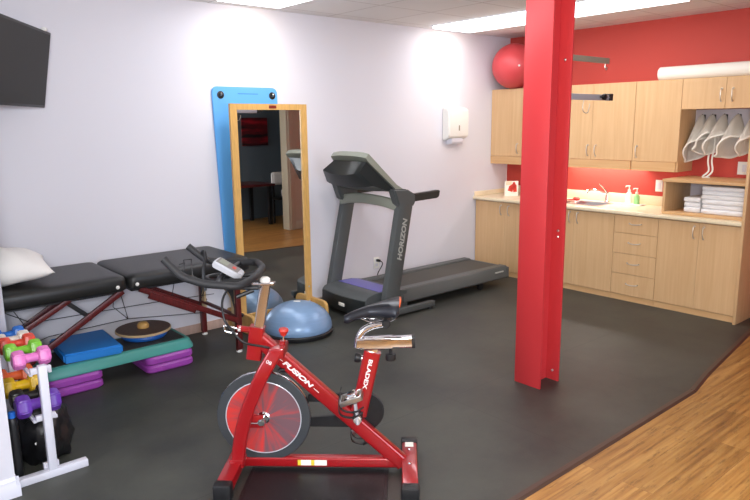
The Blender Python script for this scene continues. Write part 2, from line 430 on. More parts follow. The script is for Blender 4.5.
# wall with the wide opening (seen in the mirror)
b = B(); box(b, -.45, .1, -4.78, -4.66, 0, H); box(b, -9, -.45, -4.78, -4.66, 2.35, H); struct('wall_front.001', b, M['greige'])
b = B(); box(b, -.54, -.40, -4.82, -4.63, 0, 2.35, .006); box(b, -.50, -.47, -4.635, -4.62, 0, 2.35, .004); struct('trim_4', b, M['greige'])
b = B(); box(b, -.40, 0, -4.66, -4.645, 0, .90); box(b, -.40, 0, -4.66, -4.63, .90, .93, .004); box(b, -.40, 0, -4.66, -4.635, 0, .14, .006); struct('trim_5', b, M['greige'])

# ------------------------------------------------------------------ lights
def ceiling_light(x0, x1, y0, y1, label):
    t = thing('ceiling_light', label, 'ceiling light', ((x0 + x1) / 2, (y0 + y1) / 2, H), 0, 'recessed fluorescent ceiling lights')
    b = B(); f = .02
    for a in ((x0, x1, y0, y0 + f), (x0, x1, y1 - f, y1), (x0, x0 + f, y0 + f, y1 - f), (x1 - f, x1, y0 + f, y1 - f)): box(b, *a, H - .006, H - .0005)
    obj('frame', b, M['white'], t)
    b = B(); box(b, x0 + f, x1 - f, y0 + f, y1 - f, H - .028, H - .001); obj('diffuser', b, M['tube'], t)
ceiling_light(-1.545, -.935, -2.60, -.165, 'long fluorescent ceiling light nearest the red wall, passing behind the red column')
ceiling_light(-4.055, -3.445, -2.68, -.245, 'fluorescent ceiling light above the tall mirror, at the top edge of the photo')
def spot(x, y, z, tx, ty, tz, e, ang, col, blend=1):
    l = bpy.data.lights.new('halogen', 'SPOT'); l.energy = e; l.spot_size = math.radians(ang); l.spot_blend = blend; l.color = col; l.shadow_soft_size = .04
    o = bpy.data.objects.new('halogen_lamp', l); C.objects.link(o); o.location = (x, y, z)
    o.rotation_euler = (V((tx, ty, tz)) - V((x, y, z))).to_track_quat('-Z', 'Y').to_euler(); return o
WARM = (1, .80, .55)
for x, zt in ((-3.62, 2.50), (-1.20, 2.56)):
    spot(x, -.46, 2.74, x, 0, zt, 10, 120, WARM)
    spot(x, -1.0, 2.74, x, 0, 1.6, 20, 85, WARM)
def area(name, loc, size, sy, target, e, col):
    l = bpy.data.lights.new(name, 'AREA'); l.shape = 'RECTANGLE'; l.size = size; l.size_y = sy; l.energy = e; l.color = col
    o = bpy.data.objects.new(name, l); C.objects.link(o); o.location = loc
    o.rotation_euler = (V(target) - V(loc)).to_track_quat('-Z', 'Y').to_euler(); return o
area('daylight_window', (-8.9, -3.0, 1.5), 1.4, 1.2, (-3, -2.2, 1.0), 60, (.80, .87, 1))
area('rear_fill', (-4.3, -8.2, 1.55), 2.2, 1.6, (-4.6, -.6, .4), 125, (.70, .81, 1))  # unseen bluish fill added for the low and left parts; no window modelled
area('hall_fill', (-4.6, -4.9, 2.74), 2.4, .5, (-4.2, -3.2, 0), 75, (1, .93, .84))  # unseen fill added as bounce from the camera side, not a known lamp
area('ceiling_fill', (-6.9, -5.6, 1.95), .5, .4, (-5.9, -4.6, 2.77), 170, (.97, .98, 1))  # unseen upward fill added to brighten the ceiling; no flash known
spot(-1.9, -1.7, 2.72, -.2, -1.9, 1.1, 34, 100, WARM)  # unseen warm spot added to brighten the cabinets
spot(-4.6, -3.4, 2.74, -3.0, -2.6, 1.6, 40, 80, WARM)
area('under_cabinet_light', (-.14, -1.35, 1.37), .08, .9, (-.14, -1.35, 0), 9, (1, .9, .84))

# ------------------------------------------------------------------ red column
XF, XB, YF, YN = -3.105, -2.877, -2.546, -2.755
t = thing('steel_column', 'tall red painted steel I-beam column standing on the black rubber floor', 'column', ((XF + XB) / 2, (YF + YN) / 2, 0))
b = B(); box(b, XF, XF + .014, YN, YF, 0, H, .001); obj('flange', b, M['redpaint'], t)
b = B(); box(b, XB - .014, XB, YN, YF, 0, H, .001); obj('flange', b, M['redpaint'], t)
b = B(); box(b, XF + .014, XB - .014, -2.656, -2.644, 0, H); obj('web', b, M['redpaint'], t)
for z in (2.17, 1.02, 1.06, .07):
    b = B(); lathe(b, [(.009, 0), (.009, .006), (.004, .010), (0, .010)], (XB - .014, -2.708, z), (-1, 0, 0), 10); obj('bolt', b, M['steel'], t)
# bars bolted to the column
t = thing('steel_bracket', 'flat grey steel arm with a small hook, upper one of two on the red column', 'bracket', (XB, -2.65, 2.2))
b = B(); box(b, XB, -2.271, -2.656, -2.644, 2.178, 2.216, .001); obj('arm', b, M['grey_metal'], t)
b = B(); box(b, XB, XB + .008, -2.70, -2.60, 2.15, 2.24, .001); obj('mounting_plate', b, M['redpaint'], t)
b = B(); tube(b, smooth([(-2.315, -2.65, 2.178), (-2.315, -2.65, 2.15), (-2.30, -2.65, 2.135), (-2.29, -2.65, 2.15), (-2.312, -2.65, 2.16)]), .003, 6); obj('hook', b, M['steel'], t)
t = thing('exercise_rail', 'aluminium rail with black knob and end cap, lower arm on the red column', 'rail', (XB, -2.65, 1.94))
b = B(); box(b, XB, -2.25, -2.662, -2.638, 1.925, 1.965, .002); box(b, XB, -2.25, -2.666, -2.634, 1.941, 1.949); obj('arm', b, M['alu'], t)
b = B(); box(b, -2.262, -2.222, -2.672, -2.628, 1.924, 1.972, .003); tube(b, [(-2.222, -2.65, 1.948), (-2.195, -2.65, 1.948)], .004, 8); obj('end_cap', b, M['black'], t)
b = B(); lathe(b, [(.006, 0), (.012, .004), (.022, .012), (.022, .030), (.014, .034), (0, .034)], (-2.36, -2.662, 1.947), (0, -1, 0), 8); box(b, -2.40, -2.325, -2.69, -2.67, 1.942, 1.952, .003); obj('knob', b, M['black'], t)
b = B(); tube(b, smooth([(-2.565, -2.65, 1.925), (-2.575, -2.65, 1.87), (-2.555, -2.65, 1.842), (-2.515, -2.65, 1.838), (-2.50, -2.65, 1.86), (-2.49, -2.65, 1.90)]), .003, 6); obj('hook', b, M['nickel'], t)

# ------------------------------------------------------------------ base cabinets
def pull_v(parent, x, y, z, n=.055):
    b = B(); tube(b, smooth([(x, y, z + n), (x - .02, y, z + n - .004), (x - .028, y, z + .02), (x - .024, y, z - .02), (x - .012, y, z - n + .01), (x, y, z - n)]), .0055, 8)
    lathe(b, [(.010, 0), (.010, .004), (0, .006)], (x, y, z + n), (-1, 0, 0), 10); lathe(b, [(.008, 0), (.008, .004), (0, .006)], (x, y, z - n), (-1, 0, 0), 10)
    return obj('handle', b, M['nickel'], parent)
def pull_h(parent, x, y, z, n=.06):
    b = B(); tube(b, smooth([(x, y + n, z + .004), (x - .022, y + n - .006, z), (x - .028, y, z - .006), (x - .022, y - n + .006, z), (x, y - n, z + .004)]), .0055, 8)
    return obj('handle', b, M['nickel'], parent)
XD = -.60
def base_carcass(t, y0, y1):
    b = B()
    box(b, -.58, -.003, y1, y1 + .018, .055, .868); box(b, -.58, -.003, y0 - .018, y0, .055, .868)
    box(b, -.58, -.003, y1 + .018, y0 - .018, .055, .073); box(b, -.012, -.003, y1 + .018, y0 - .018, .073, .868); box(b, -.58, -.555, y1 + .018, y0 - .018, .80, .868)
    obj('carcass', b, M['maple'], t)
    b = B(); box(b, -.592, -.575, y1, y0, 0, .055); obj('toe_kick', b, M['maple_h'], t)
def door(t, y0, y1, z0, z1, x=XD, name='door', th=.018):
    b = B(); box(b, x, x + th, y1 + .0011, y0 - .0011, z0, z1, .0008, 1); return obj(name, b, M['maple'], t)
t = thing('base_cabinet', 'maple two-door base cabinet in the far corner beyond the treadmill', 'cabinet', (-.3, -.455, 0), 0, 'base cabinets along the red wall')
base_carcass(t, -.004, -.908)
d = door(t, -.012, -.455, .062, .862); pull_v(d, XD, -.40, .775)
d = door(t, -.455, -.908, .062, .862); pull_v(d, XD, -.51, .775)
t = thing('base_cabinet', 'maple two-door base cabinet under the sink, beside the red column', 'cabinet', (-.3, -1.37, 0), 0, 'base cabinets along the red wall')
base_carcass(t, -.91, -1.826)
d = door(t, -.91, -1.365, .062, .862); pull_v(d, XD, -1.318, .785)
d = door(t, -1.365, -1.826, .062, .862); pull_v(d, XD, -1.412, .785)
t = thing('drawer_cabinet', 'maple base cabinet with a column of four drawers', 'cabinet', (-.3, -2.05, 0), 0, 'base cabinets along the red wall')
base_carcass(t, -1.828, -2.280)
for z0, z1 in ((.688, .862), (.482, .684), (.276, .478), (.062, .272)):
    d = door(t, -1.828, -2.280, z0, z1, name='drawer'); pull_h(d, XD, -2.054, (z0 + z1) / 2 + .012)
t = thing('base_cabinet', 'maple two-door base cabinet below the towel cubby, at the near end of the run', 'cabinet', (-.3, -2.65, 0), 0, 'base cabinets along the red wall')
base_carcass(t, -2.282, -3.028)
d = door(t, -2.282, -2.662, .062, .862); pull_v(d, XD, -2.617, .772)
d = door(t, -2.662, -3.028, .062, .862); pull_v(d, XD, -2.704, .772)
b = B(); box(b, -.648, -.002, -3.056, -3.031, 0, 2.16, .001); solo('end_panel', b, M['maple'], 'tall maple end panel closing the near end of the cabinets', 'panel', (-.32, -3.045, 0))
# worktop with sink cut-out
SX0, SX1, SY0, SY1 = -.50, -.16, -1.56, -1.10
t = thing('worktop', 'cream laminate worktop with rolled front edge over the base cabinets', 'worktop', (-.32, -1.5, .87))
b = B()
def wt(x0, x1, y0, y1): box(b, x0, x1, y0, y1, .87, .91)
wt(-.60, 0, SY1, 0); wt(-.60, 0, -3.03, SY0); wt(-.60, SX0, SY0, SY1); wt(SX1, 0, SY0, SY1)
t2 = [(-.60, .87), (-.625, .87), (-.634, .876), (-.638, .89), (-.634, .904), (-.625, .91), (-.60, .91)]
prism(b, t2, 'y', -3.03, 0); obj('top', b, M['counter'], t)
b = B(); box(b, -.02, 0, -3.03, -.0, .91, 1.008, .003); box(b, -.62, -.02, -.02, 0, .91, .965, .003); obj('backsplash', b, M['counter'], t)
# sink
t = thing('sink', 'round-cornered stainless steel sink set in the cream worktop', 'sink', (-.33, -1.33, .91))
b = B(); cx, cy = (SX0 + SX1) / 2, (SY0 + SY1) / 2
tb = bmesh.new(); rings = []
for w, h, r, z in ((.37, .49, .05, .911), (.37, .49, .05, .914), (.33, .45, .06, .914), (.315, .435, .06, .90), (.29, .41, .06, .79), (.24, .36, .06, .78)):
    rings.append([tb.verts.new((cx + x, cy + y, z)) for x, y in rrect(w, h, r)])
for a, c in zip(rings, rings[1:]):
    for i in range(len(a)): tb.faces.new((a[i], a[(i + 1) % len(a)], c[(i + 1) % len(a)], c[i]))
tb.faces.new(rings[-1]); merge(b, tb); obj('basin', b, M['steel'], t)
b = B(); lathe(b, [(.03, 0), (.03, .003), (.02, .004), (0, .002)], (cx, cy, .781)); obj('drain', b, M['chrome'], t)
t = thing('faucet', 'white and chrome single-lever faucet behind the sink', 'faucet', (-.09, -1.44, .91))
b = B(); lathe(b, [(.032, 0), (.03, .008), (.022, .014), (.02, .09), (.022, .10), (0, .112)], (-.09, -1.44, .91)); obj('body', b, M['chrome'], t)
b = B(); tube(b, smooth([(-.09, -1.44, .985), (-.14, -1.41, 1.02), (-.21, -1.36, 1.045), (-.27, -1.315, 1.04), (-.285, -1.305, 1.015)]), .013, 10); obj('spout', b, M['chrome'], t)
b = B(); sweep(b, [(-.09, -1.44, 1.015), (-.11, -1.425, 1.05), (-.15, -1.395, 1.10), (-.165, -1.385, 1.115)], circ(.012, 8, .016), scale=[1.3, 1, .9, .7]); obj('lever', b, M['chrome'], t)
def soap(y, x, body_m, label, hgt=.115, r=.032, green=False):
    t = thing('soap_bottle', label, 'soap bottle', (x, y, .918))
    b = B(); lathe(b, [(r * .96, 0), (r, .01), (r, hgt * .7), (r * .75, hgt * .88), (r * .4, hgt)], (x, y, .922), n=20); obj('bottle', b, body_m, t)
    b = B(); z = .922 + hgt; lathe(b, [(r * .45, 0), (r * .45, .018), (.006, .022), (.006, .05), (.012, .052), (.012, .062), (0, .064)], (x, y, z), n=12)
    sweep(b, [(x, y, z + .058), (x - .03, y + .016, z + .057), (x - .042, y + .022, z + .048)], circ(.006, 8)); obj('pump', b, M['plate'], t)
b = B(); box(b, -.20, -.07, -1.87, -1.66, .9102, .918, .003); box(b, -.205, -.065, -1.875, -1.655, .914, .9215, .002); solo('soap_tray', b, M['plate'], 'shallow pale tray under the two soap bottles beside the sink', 'tray', (-.135, -1.765, .9102))
soap(-1.705, -.115, M['plate'], 'white soap pump bottle beside the sink, left of the green one', .125)
soap(-1.80, -.13, M['green'], 'green soap bottle with a white pump, right of the white one', .105)
b = B(); sweep(b, smooth([(-.36, -1.02, .917), (-.33, -1.06, .92), (-.26, -1.14, .932)]), circ(.007, 8)); ball(b, (-.25, -1.165, .937), .035, .04, .024, 14); solo('dish_brush', b, M['redsmall'], 'small red dish brush lying by the sink next to the column', 'brush', (-.3, -1.1, .911))
# card on the worktop
t = thing('greeting_card', 'white card with a red leaf picture standing on the worktop corner', 'card', (-.33, -.33, .91))
ax = V((.83, -.55, 0)).normalized(); nn = V((-.55, -.83, 0)).normalized()
b = B(); obox(b, (-.33, -.33, 1.0), ax, nn, (0, 0, 1), .165, .012, .178, .001); obj('panel', b, M['paper'], t)
b = B(); c = V((-.33, -.33, 1.012)) + nn * .007
for k, (u, v, w, h, a) in enumerate(((.015, .015, .085, .055, .6), (-.012, -.022, .06, .045, -.3), (.04, -.015, .045, .075, .1), (.03, .045, .03, .04, .3))):
    obox(b, c + ax * u + V((0, 0, v)), ax * math.cos(a) + V((0, 0, 1)) * math.sin(a), nn, V((0, 0, 1)) * math.cos(a) - ax * math.sin(a), w, .002, h, .0008)
obj('red_leaf', b, M['redsmall'], t)
b = B(); obox(b, c + ax * -.035 + V((0, 0, .055)), ax, nn, (0, 0, 1), .07, .0018, .05, .0006); obj('cream_patch', b, M['counter'], t)

# ------------------------------------------------------------------ wall cabinets
XU = -.33
def wall_unit(y0, y1, doors, label, z0=1.287, zd=1.383, z1=2.16):
    t = thing('wall_cabinet', label, 'cabinet', (-.16, (y0 + y1) / 2, z0), 0, 'wall cabinets on the red wall')
    b = B(); box(b, -.312, -.001, y1 + .018, y0, zd - .002, z1); box(b, -.312, -.001, y1, y1 + .018, z0, z1); obj('carcass', b, M['maple'], t)
    b = B(); box(b, XU + .004, XU + .02, y1 + .0185, y0, z0, zd - .003); obj('light_valance', b, M['maple_h'], t)
    for a, c, hy in doors:
        d = door(t, a, c, zd, z1 - .004, XU)
        if hy: pull_v(d, XU, hy, 1.475)
    return t
wall_unit(0, -.908, ((-.003, -.455, -.402), (-.455, -.908, -.508)), 'maple wall cabinet in the corner under the red exercise ball')
wall_unit(-.91, -1.828, ((-.91, -1.362, -1.322), (-1.362, -1.828, -1.415)), 'maple wall cabinet above the sink, right of the red column')
wall_unit(-1.83, -2.288, ((-1.83, -2.288, -1.872),), 'single-door maple wall cabinet left of the hanging covers')
t = thing('wall_cabinet', 'short two-door maple wall cabinet above the hanging covers', 'cabinet', (-.16, -2.66, 1.88), 0, 'wall cabinets on the red wall')
b = B(); box(b, -.312, 0, -3.03, -2.29, 1.882, 2.16); obj('carcass', b, M['maple'], t)
d = door(t, -2.29, -2.682, 1.88, 2.156, XU); pull_v(d, XU, -2.645, 2.00)
d = door(t, -2.682, -3.03, 1.88, 2.156, XU); pull_v(d, XU, -2.742, 2.00)
# things on top of the cabinets
b = B(); ball(b, (-.285, -.29, 2.161 + .255), .258, .258, .255, 40)
for k in range(7):
    z = (k - 3) * .02
    pass
t = thing('exercise_ball', 'large red exercise ball on top of the corner wall cabinet', 'ball', (-.285, -.29, 2.161)); obj('ball_body', b, M['ballred'], t)
b = B(); lathe(b, [(.012, 0), (.012, .003), (0, .004)], V((-.285, -.29, 2.416)) + V((-.62, -.72, -.05)).normalized() * .2575, (-.62, -.72, -.05), 12); obj('valve', b, M['plate'], t)
b = B(); tb = bmesh.new()
lathe(b, [(.02, 0), (.062, 0), (.0645, .003), (.0645, 1.02), (.062, 1.023), (.02, 1.023)], (-.2, -2.0, 2.161 + .0645), (0, -1, 0), 36)
t = thing('paper_roll', 'long white paper roll lying on top of the right wall cabinets', 'paper roll', (-.2, -2.5, 2.161)); obj('paper', b, M['paper'], t)
# hook rail and hanging covers
t = thing('hook_rail', 'pale board with black coat hooks under the short wall cabinet', 'hook rail', (-.014, -2.66, 1.72))
b = B(); box(b, -.018, -.001, -3.028, -2.292, 1.64, 1.878, .001); obj('board', b, M['lavend'], t)
HY = (-2.378, -2.475, -2.582, -2.702, -2.85)
for y in HY:
    b = B(); box(b, -.024, -.018, y - .012, y + .012, 1.775, 1.83, .002); tube(b, smooth([(-.024, y, 1.815), (-.055, y, 1.80), (-.07, y, 1.815), (-.072, y, 1.835)]), .006, 8)
    tube(b, smooth([(-.024, y, 1.79), (-.04, y, 1.775), (-.052, y, 1.785)]), .005, 8); obj('hook', b, M['black'], t)
def cover(hy, label, w, L, lean, face, seed, strings=False):
    """fitted towelling cover hanging by its middle: a draped hood with a thick rolled hem"""
    rnd = random.Random(seed)
    t = thing('headrest_cover', label, 'towelling cover', (-.075, hy, 1.80), 0, 'towelling covers on the hook rail')
    b = B(); tb = bmesh.new(); n = 40; rows = 12; rings = []
    apex = V((-.072, hy, 1.829))
    ph = rnd.random() * 6
    for j in range(rows + 1):
        f = j / rows; ring = []
        for i in range(n):
            a = 2 * PI * i / n
            fold = 1 + (.10 * math.cos(4 * a + ph) + .05 * math.cos(7 * a + 2 * ph)) * f
            rad = (.012 + (f ** .72) * w) * fold
            e1 = math.cos(a) * rad * 1.12; e2 = math.sin(a) * rad * .50
            dz = -L * f * (1 - face * .36 * math.sin(a + .25) * f + .05 * math.cos(3 * a + ph))
            p = apex + V((.758 * e1 - .652 * e2 - .075 * f, -.652 * e1 - .758 * e2 + lean * f * L, dz))
            p.x = min(p.x, -.026)
            p.y = min(max(p.y, -3.016), -2.20)
            ring.append(tb.verts.new(p))
        rings.append(ring)
    for a_, c_ in zip(rings, rings[1:]):
        for i in range(n): tb.faces.new((a_[i], a_[(i + 1) % n], c_[(i + 1) % n], c_[i]))
    tb.faces.new(rings[0])
    hem = [v.co.copy() for v in rings[-1]]
    bmesh.ops.solidify(tb, geom=tb.faces[:], thickness=-.006)
    merge(b, tb); obj('cloth', b, M['cover'], t, angle=60)
    b = B(); sweep(b, hem + hem[:2], circ(.0095, 8), cap=False); obj('hem', b, M['cover'], t, angle=60)
    if strings:
        low = max(hem, key=lambda p: -p.z)
        for k, (dy, zz) in enumerate(strings):
            b = B(); y0 = hy + dy
            pts = smooth([(-.10, y0, 1.66), (-.12, y0 - .004, 1.52), (-.115, y0 + .01, 1.40), (-.12, y0 - .005, 1.30), (-.15, y0 + .03, 1.247), (-.20, y0 + .05 * (1 if k else -1), 1.243)])
            sweep(b, pts, circ(.004, 6, .009)); obj('tie', b, M['cover'], t)
cover(HY[0], 'white towelling cover hanging leftmost on the hook rail', .092, .33, .0, 1, 3)
cover(HY[1], 'white towelling cover hanging second from the left, two ties dangling', .088, .27, .05, 1, 5, ((-.02, 0), (-.055, 0)))
cover(HY[2], 'small white towelling cover hanging third from the left on the hook rail', .088, .275, .10, 1, 8)
cover(HY[3], 'broad white towelling cover hanging fourth from the left on the hook rail', .115, .30, .02, 1, 11)
cover(HY[4], 'white towelling cover hanging rightmost, by the tall end panel', .095, .27, -.02, 1, 14)
# towel cubby
t = thing('towel_cubby', 'open maple cubby box standing on the worktop under the covers', 'shelf', (-.28, -2.66, .911))
b = B(); box(b, -.56, -.022, -2.306, -2.282, .911, 1.214, .001); obj('side_panel', b, M['maple'], t)
b = B(); box(b, -.56, -.022, -3.028, -3.006, .911, 1.214, .001); obj('side_panel', b, M['maple'], t)
b = B(); box(b, -.575, -.022, -3.028, -2.276, 1.214, 1.239, .001); obj('top_panel', b, M['maple_h'], t)
b = B(); box(b, -.56, -.022, -3.006, -2.306, .911, .936, .001); obj('bottom_panel', b, M['maple_h'], t)
b = B(); box(b, -.034, -.022, -3.006, -2.306, .936, 1.214); obj('back_panel', b, M['lavend'], t)
def towel(x, y, z, sx, sy, h, label, grp, seed):
    rnd = random.Random(seed); b = B()
    sec = []
    N_ = 26; tb = bmesh.new()
    prof = rrect(sx, h, h * .46, 5)
    pts = [V((x, y + sy / 2 - sy * k / 10, z + h / 2)) for k in range(11)]
    rings = []
    for k, p in enumerate(pts):
        e = 1 if 0 < k < 10 else .93
        ring = []
        for (u, v) in prof:
            q = V((p.x + u * e + .004 * math.sin(k * 1.3 + seed), p.y, p.z + v * e))
            q.z = max(z, min(z + h, q.z + .0015 * math.sin(k * 2.1 + u * 30 + seed) * (1 if abs(v) < h * .45 else 0)))
            ring.append(tb.verts.new(q))
        rings.append(ring)
    for a_, c_ in zip(rings, rings[1:]):
        for i in range(len(prof)): tb.faces.new((a_[i], a_[(i + 1) % len(prof)], c_[(i + 1) % len(prof)], c_[i]))
    tb.faces.new(rings[0]); tb.faces.new(rings[-1][::-1]); merge(b, tb)
    # fold line groove as an inner layer
    box(b, x - sx / 2 - .002, x - sx / 2 + .05, y - sy / 2 + .01, y + sy / 2 - .01, z + h * .56, z + h * .80, h * .1, 1)
    solo('folded_towel', b, M['towel'], label, 'towel', (x, y, z), grp, angle=60)
z = .9365
ords = ['lowest', 'second from the bottom', 'third from the bottom', 'fourth from the bottom', 'fifth from the bottom', 'topmost']
for k in range(6):
    h = (.046, .042, .044, .04, .04, .038)[k]
    towel(-.34 + .006 * math.sin(k * 2), -2.80 + .008 * math.sin(k * 3.1), z, .34, .36 + .01 * math.sin(k * 5), h, 'folded white towel, %s in the tall right-hand stack in the cubby' % ords[k], 'folded towels in the cubby', k)
    z += h + .0006
z = .9365
for k in range(3):
    h = (.05, .046, .044)[k]
    towel(-.36 + .01 * math.sin(k * 2), -2.53 + .006 * math.sin(k * 3), z, .28, .145, h, 'folded white towel, %s in the short left-hand stack in the cubby' % ('lowest', 'middle one', 'topmost')[k], 'folded towels in the cubby', k + 9)
    z += h + .0006
def wall_plate(name, x, y, z, w, h, label, cat, outlet, n=(-1, 0, 0)):
    t = thing(name, label, cat, (x, y, z)); n = V(n); s = V((0, 0, 1)).cross(n)
    b = B(); obox(b, V((x, y, z)) + n * .004, s, n, (0, 0, 1), w, .007, h, .002); obj('plate', b, M['plate'], t)
    if outlet:
        for dz in (.024, -.024):
            b = B(); obox(b, V((x, y, z + dz)) + n * .008, s, n, (0, 0, 1), .034, .003, .03, .001); obj('socket', b, M['white'], t)
    else:
        b = B(); obox(b, V((x, y, z)) + n * .008, s, n, (0, 0, 1), .034, .004, .066, .001); obj('rocker', b, M['white'], t)
wall_plate('light_switch', 0, -1.97, 1.115, .075, .12, 'white switch plate on the red wall left of the towel cubby', 'switch', False)
wall_plate('light_switch', 0, -2.775, 1.33, .12, .12, 'white square plate on the red wall below the hanging covers', 'switch', False)
wall_plate('wall_outlet', -2.185, 0, .32, .075, .12, 'white wall outlet behind the treadmill with a black plug', 'outlet', True, (0, -1, 0))
b = B(); obox(b, (-2.175, -.026, .345), (1, 0, -.25), (0, 1, 0), (.25, 0, 1), .04, .034, .028, .006); tube(b, smooth([(-2.155, -.03, .34), (-2.13, -.035, .32), (-2.125, -.03, .29), (-2.15, -.025, .25), (-2.185, -.024, .20), (-2.20, -.024, .12), (-2.18, -.024, .03)]), .005, 8)
solo('power_cord', b, M['black'], 'black power cord plugged into the outlet behind the treadmill', 'cord', (-2.15, -.03, .02))

# ------------------------------------------------------------------ paper towel dispenser, television
t = thing('towel_dispenser', 'white paper towel dispenser mounted on the wall beyond the treadmill', 'dispenser', (-1.0, 0, 1.55))
b = B(); prism(b, [(0, 1.955), (-.085, 1.94), (-.105, 1.925), (-.112, 1.86), (-.112, 1.65), (-.10, 1.615), (0, 1.58)], 'x', -1.185, -.855, .012, 3); obj('housing', b, M['plate'], t)
b = B(); prism(b, [(0, 1.60), (-.08, 1.613), (-.09, 1.58), (-.075, 1.545), (0, 1.535)], 'x', -1.12, -.92, .01, 2); obj('chute', b, M['white'], t)
b = B(); box(b, -1.029, -1.013, -.118, -.108, 1.69, 1.75, .004); obj('lock_slot', b, M['grey_metal'], t)
a = V((.5440, .8391, 0)); up = V((.147, -.0953, .9845)); up = (up - a * up.dot(a)).normalized(); nn = a.cross(up)      # screen axes
if nn.y > 0: nn = -nn
P = V((-5.2766, -.2, 2.4172)); W_, H_ = .90, .511
cc = P - a * W_ / 2 - up * H_ / 2
t = thing('television', 'flat black television on a wall arm, tilted down at the upper left', 'television', cc - nn * .06)
b = B(); obox(b, cc - nn * .02, a, nn, up, W_, .04, H_, .006); obox(b, cc - nn * .05, a, nn, up, W_ * .7, .03, H_ * .6, .008); obj('casing', b, M['black'], t)
b = B(); obox(b, cc + nn * .0005, a, nn, up, W_ - .03, .002, H_ - .034); obj('screen', b, M['screen'], t)
b = B(); q = cc - nn * .06; obox(b, q, a, nn, up, .2, .02, .2, .003)
wallp = V((-5.45, -.02, 2.20)); el = V((-5.42, -.26, 2.2))
tube(b, [q, el], .02, 10); tube(b, [el, wallp], .02, 10); box(b, -5.51, -5.39, -.03, 0, 2.08, 2.32, .003); obj('wall_arm', b, M['grey_metal'], t)
b = B(); obox(b, P - a * .13 - up * -.008, a, nn, up, .045, .03, .022, .006); obj('camera_clip', b, M['plate'], t)

# ------------------------------------------------------------------ hanging mat and mirror
t = thing('exercise_mat', 'light blue foam exercise mat hung flat on the wall behind the mirror', 'exercise mat', (-3.65, -.01, .25))
b = B(); X0, X1, Z0, Z1 = -4.005, -3.36, .30, 2.105
prof = rrect(X1 - X0, Z1 - Z0, .05, 5); prism(b, [(p[0] + (X0 + X1) / 2 + .055 * (1 - (p[1] + (Z0 + Z1) / 2 - Z0) / (Z1 - Z0)), p[1] + (Z0 + Z1) / 2) for p in prof], 'y', -.022, -.004, .004, 2); obj('pad', b, M['bluemat'], t)
for x in (-3.925, -3.415):
    b = B(); lathe(b, [(.020, 0), (.032, 0), (.032, .004), (.026, .007), (.014, .006)], (x, -.0215, 2.035), (0, -1, 0), 24); obj('grommet', b, M['black'], t)
    b = B(); tube(b, smooth([(x, -.008, 2.032), (x, -.03, 2.03), (x, -.042, 2.04), (x, -.04, 2.052)]), .006, 8); obj('hanging_peg', b, M['steel'], t)
b = B(); box(b, -3.76, -3.56, -.0226, -.0215, 2.045, 2.050); obj('maker_strip', b, M['bluedisc'], t)
# mirror: nearly upright, standing on two wooden feet
MT = math.radians(.0)
mc = V((-3.478, -.07, 0))
t = thing('standing_mirror', 'tall honey pine framed mirror standing on wooden feet against the white wall', 'mirror', (-3.574, -.22, 0))
L_, R_, T_, BZ = -3.957, -3.192, 1.957, .075
FW = .062
def ym(z): return -.22 + math.tan(MT) * z
def rail(p0, p1, w, name):
    b = B(); sweep(b, [p0, p1], [(-w / 2, -.014), (w / 2, -.014), (w / 2, .014), (-w / 2, .014)], ref=(0, 0, 1) if abs(p1[2] - p0[2]) < .1 else (1, 0, 0)); obj(name, b, M['pine'], t)
rail((L_ + FW / 2, ym(BZ) - .002, BZ), (L_ + FW / 2, ym(T_) - .002, T_), FW, 'stile')
rail((R_ - FW / 2, ym(BZ) - .002, BZ), (R_ - FW / 2, ym(T_) - .002, T_), FW, 'stile')
rail((L_ + FW, ym(T_) - .003, T_ - FW / 2 + .006), (R_ - FW, ym(T_) - .003, T_ - FW / 2 + .006), FW - .012, 'rail')
rail((L_ + FW, ym(BZ) - .003, BZ + FW / 2), (R_ - FW, ym(BZ) - .003, BZ + FW / 2), FW, 'rail')
b = B(); zz0, zz1 = BZ + .04, T_ - .035
tb = bmesh.new()
q = [tb.verts.new((x, ym(z) - .004 + o_, z)) for o_ in (0, .006) for x, z in ((L_ + .04, zz0), (R_ - .04, zz0), (R_ - .04, zz1), (L_ + .04, zz1))]
tb.faces.new(q[:4]); tb.faces.new(q[4:][::-1])
for i in range(4): tb.faces.new((q[i], q[(i + 1) % 4], q[4 + (i + 1) % 4], q[4 + i]))
merge(b, tb); obj('mirror_glass', b, M['mirror'], t, flat=True)
b = B(); box(b, L_ + .02, R_ - .02, -.206, -.198, BZ, 1.9); obj('backing_board', b, M['ply'], t)
b = B(); obox(b, (-3.548, ym(1.93) - .0175, 1.931), (1, 0, 0), (0, 1, 0), (0, 0, 1), .075, .003, .026, .001); obj('name_plate', b, mat('dark red plate', srgb(120, 30, 22), .4), t)
for x0, x1 in ((L_ - .004, L_ + .02), (R_ - .012, R_ + .012)):
    b = B(); prism(b, [(-.03, 0), (-.006, .03), (-.006, .11), (-.006, .165), (-.10, .172), (-.40, .172), (-.44, .166), (-.462, .145), (-.47, .115), (-.47, 0)], 'x', x0 - .006, x1 + .006, .004, 2); obj('foot', b, M['pine'], t)
for z in (.24, .10):
    b = B(); lathe(b, [(.009, 0), (.009, .003), (.004, .006), (0, .006)], (R_ - FW / 2, ym(z) - .016, z + .04), (0, -1, 0), 12); obj('screw', b, M['steel'], t)

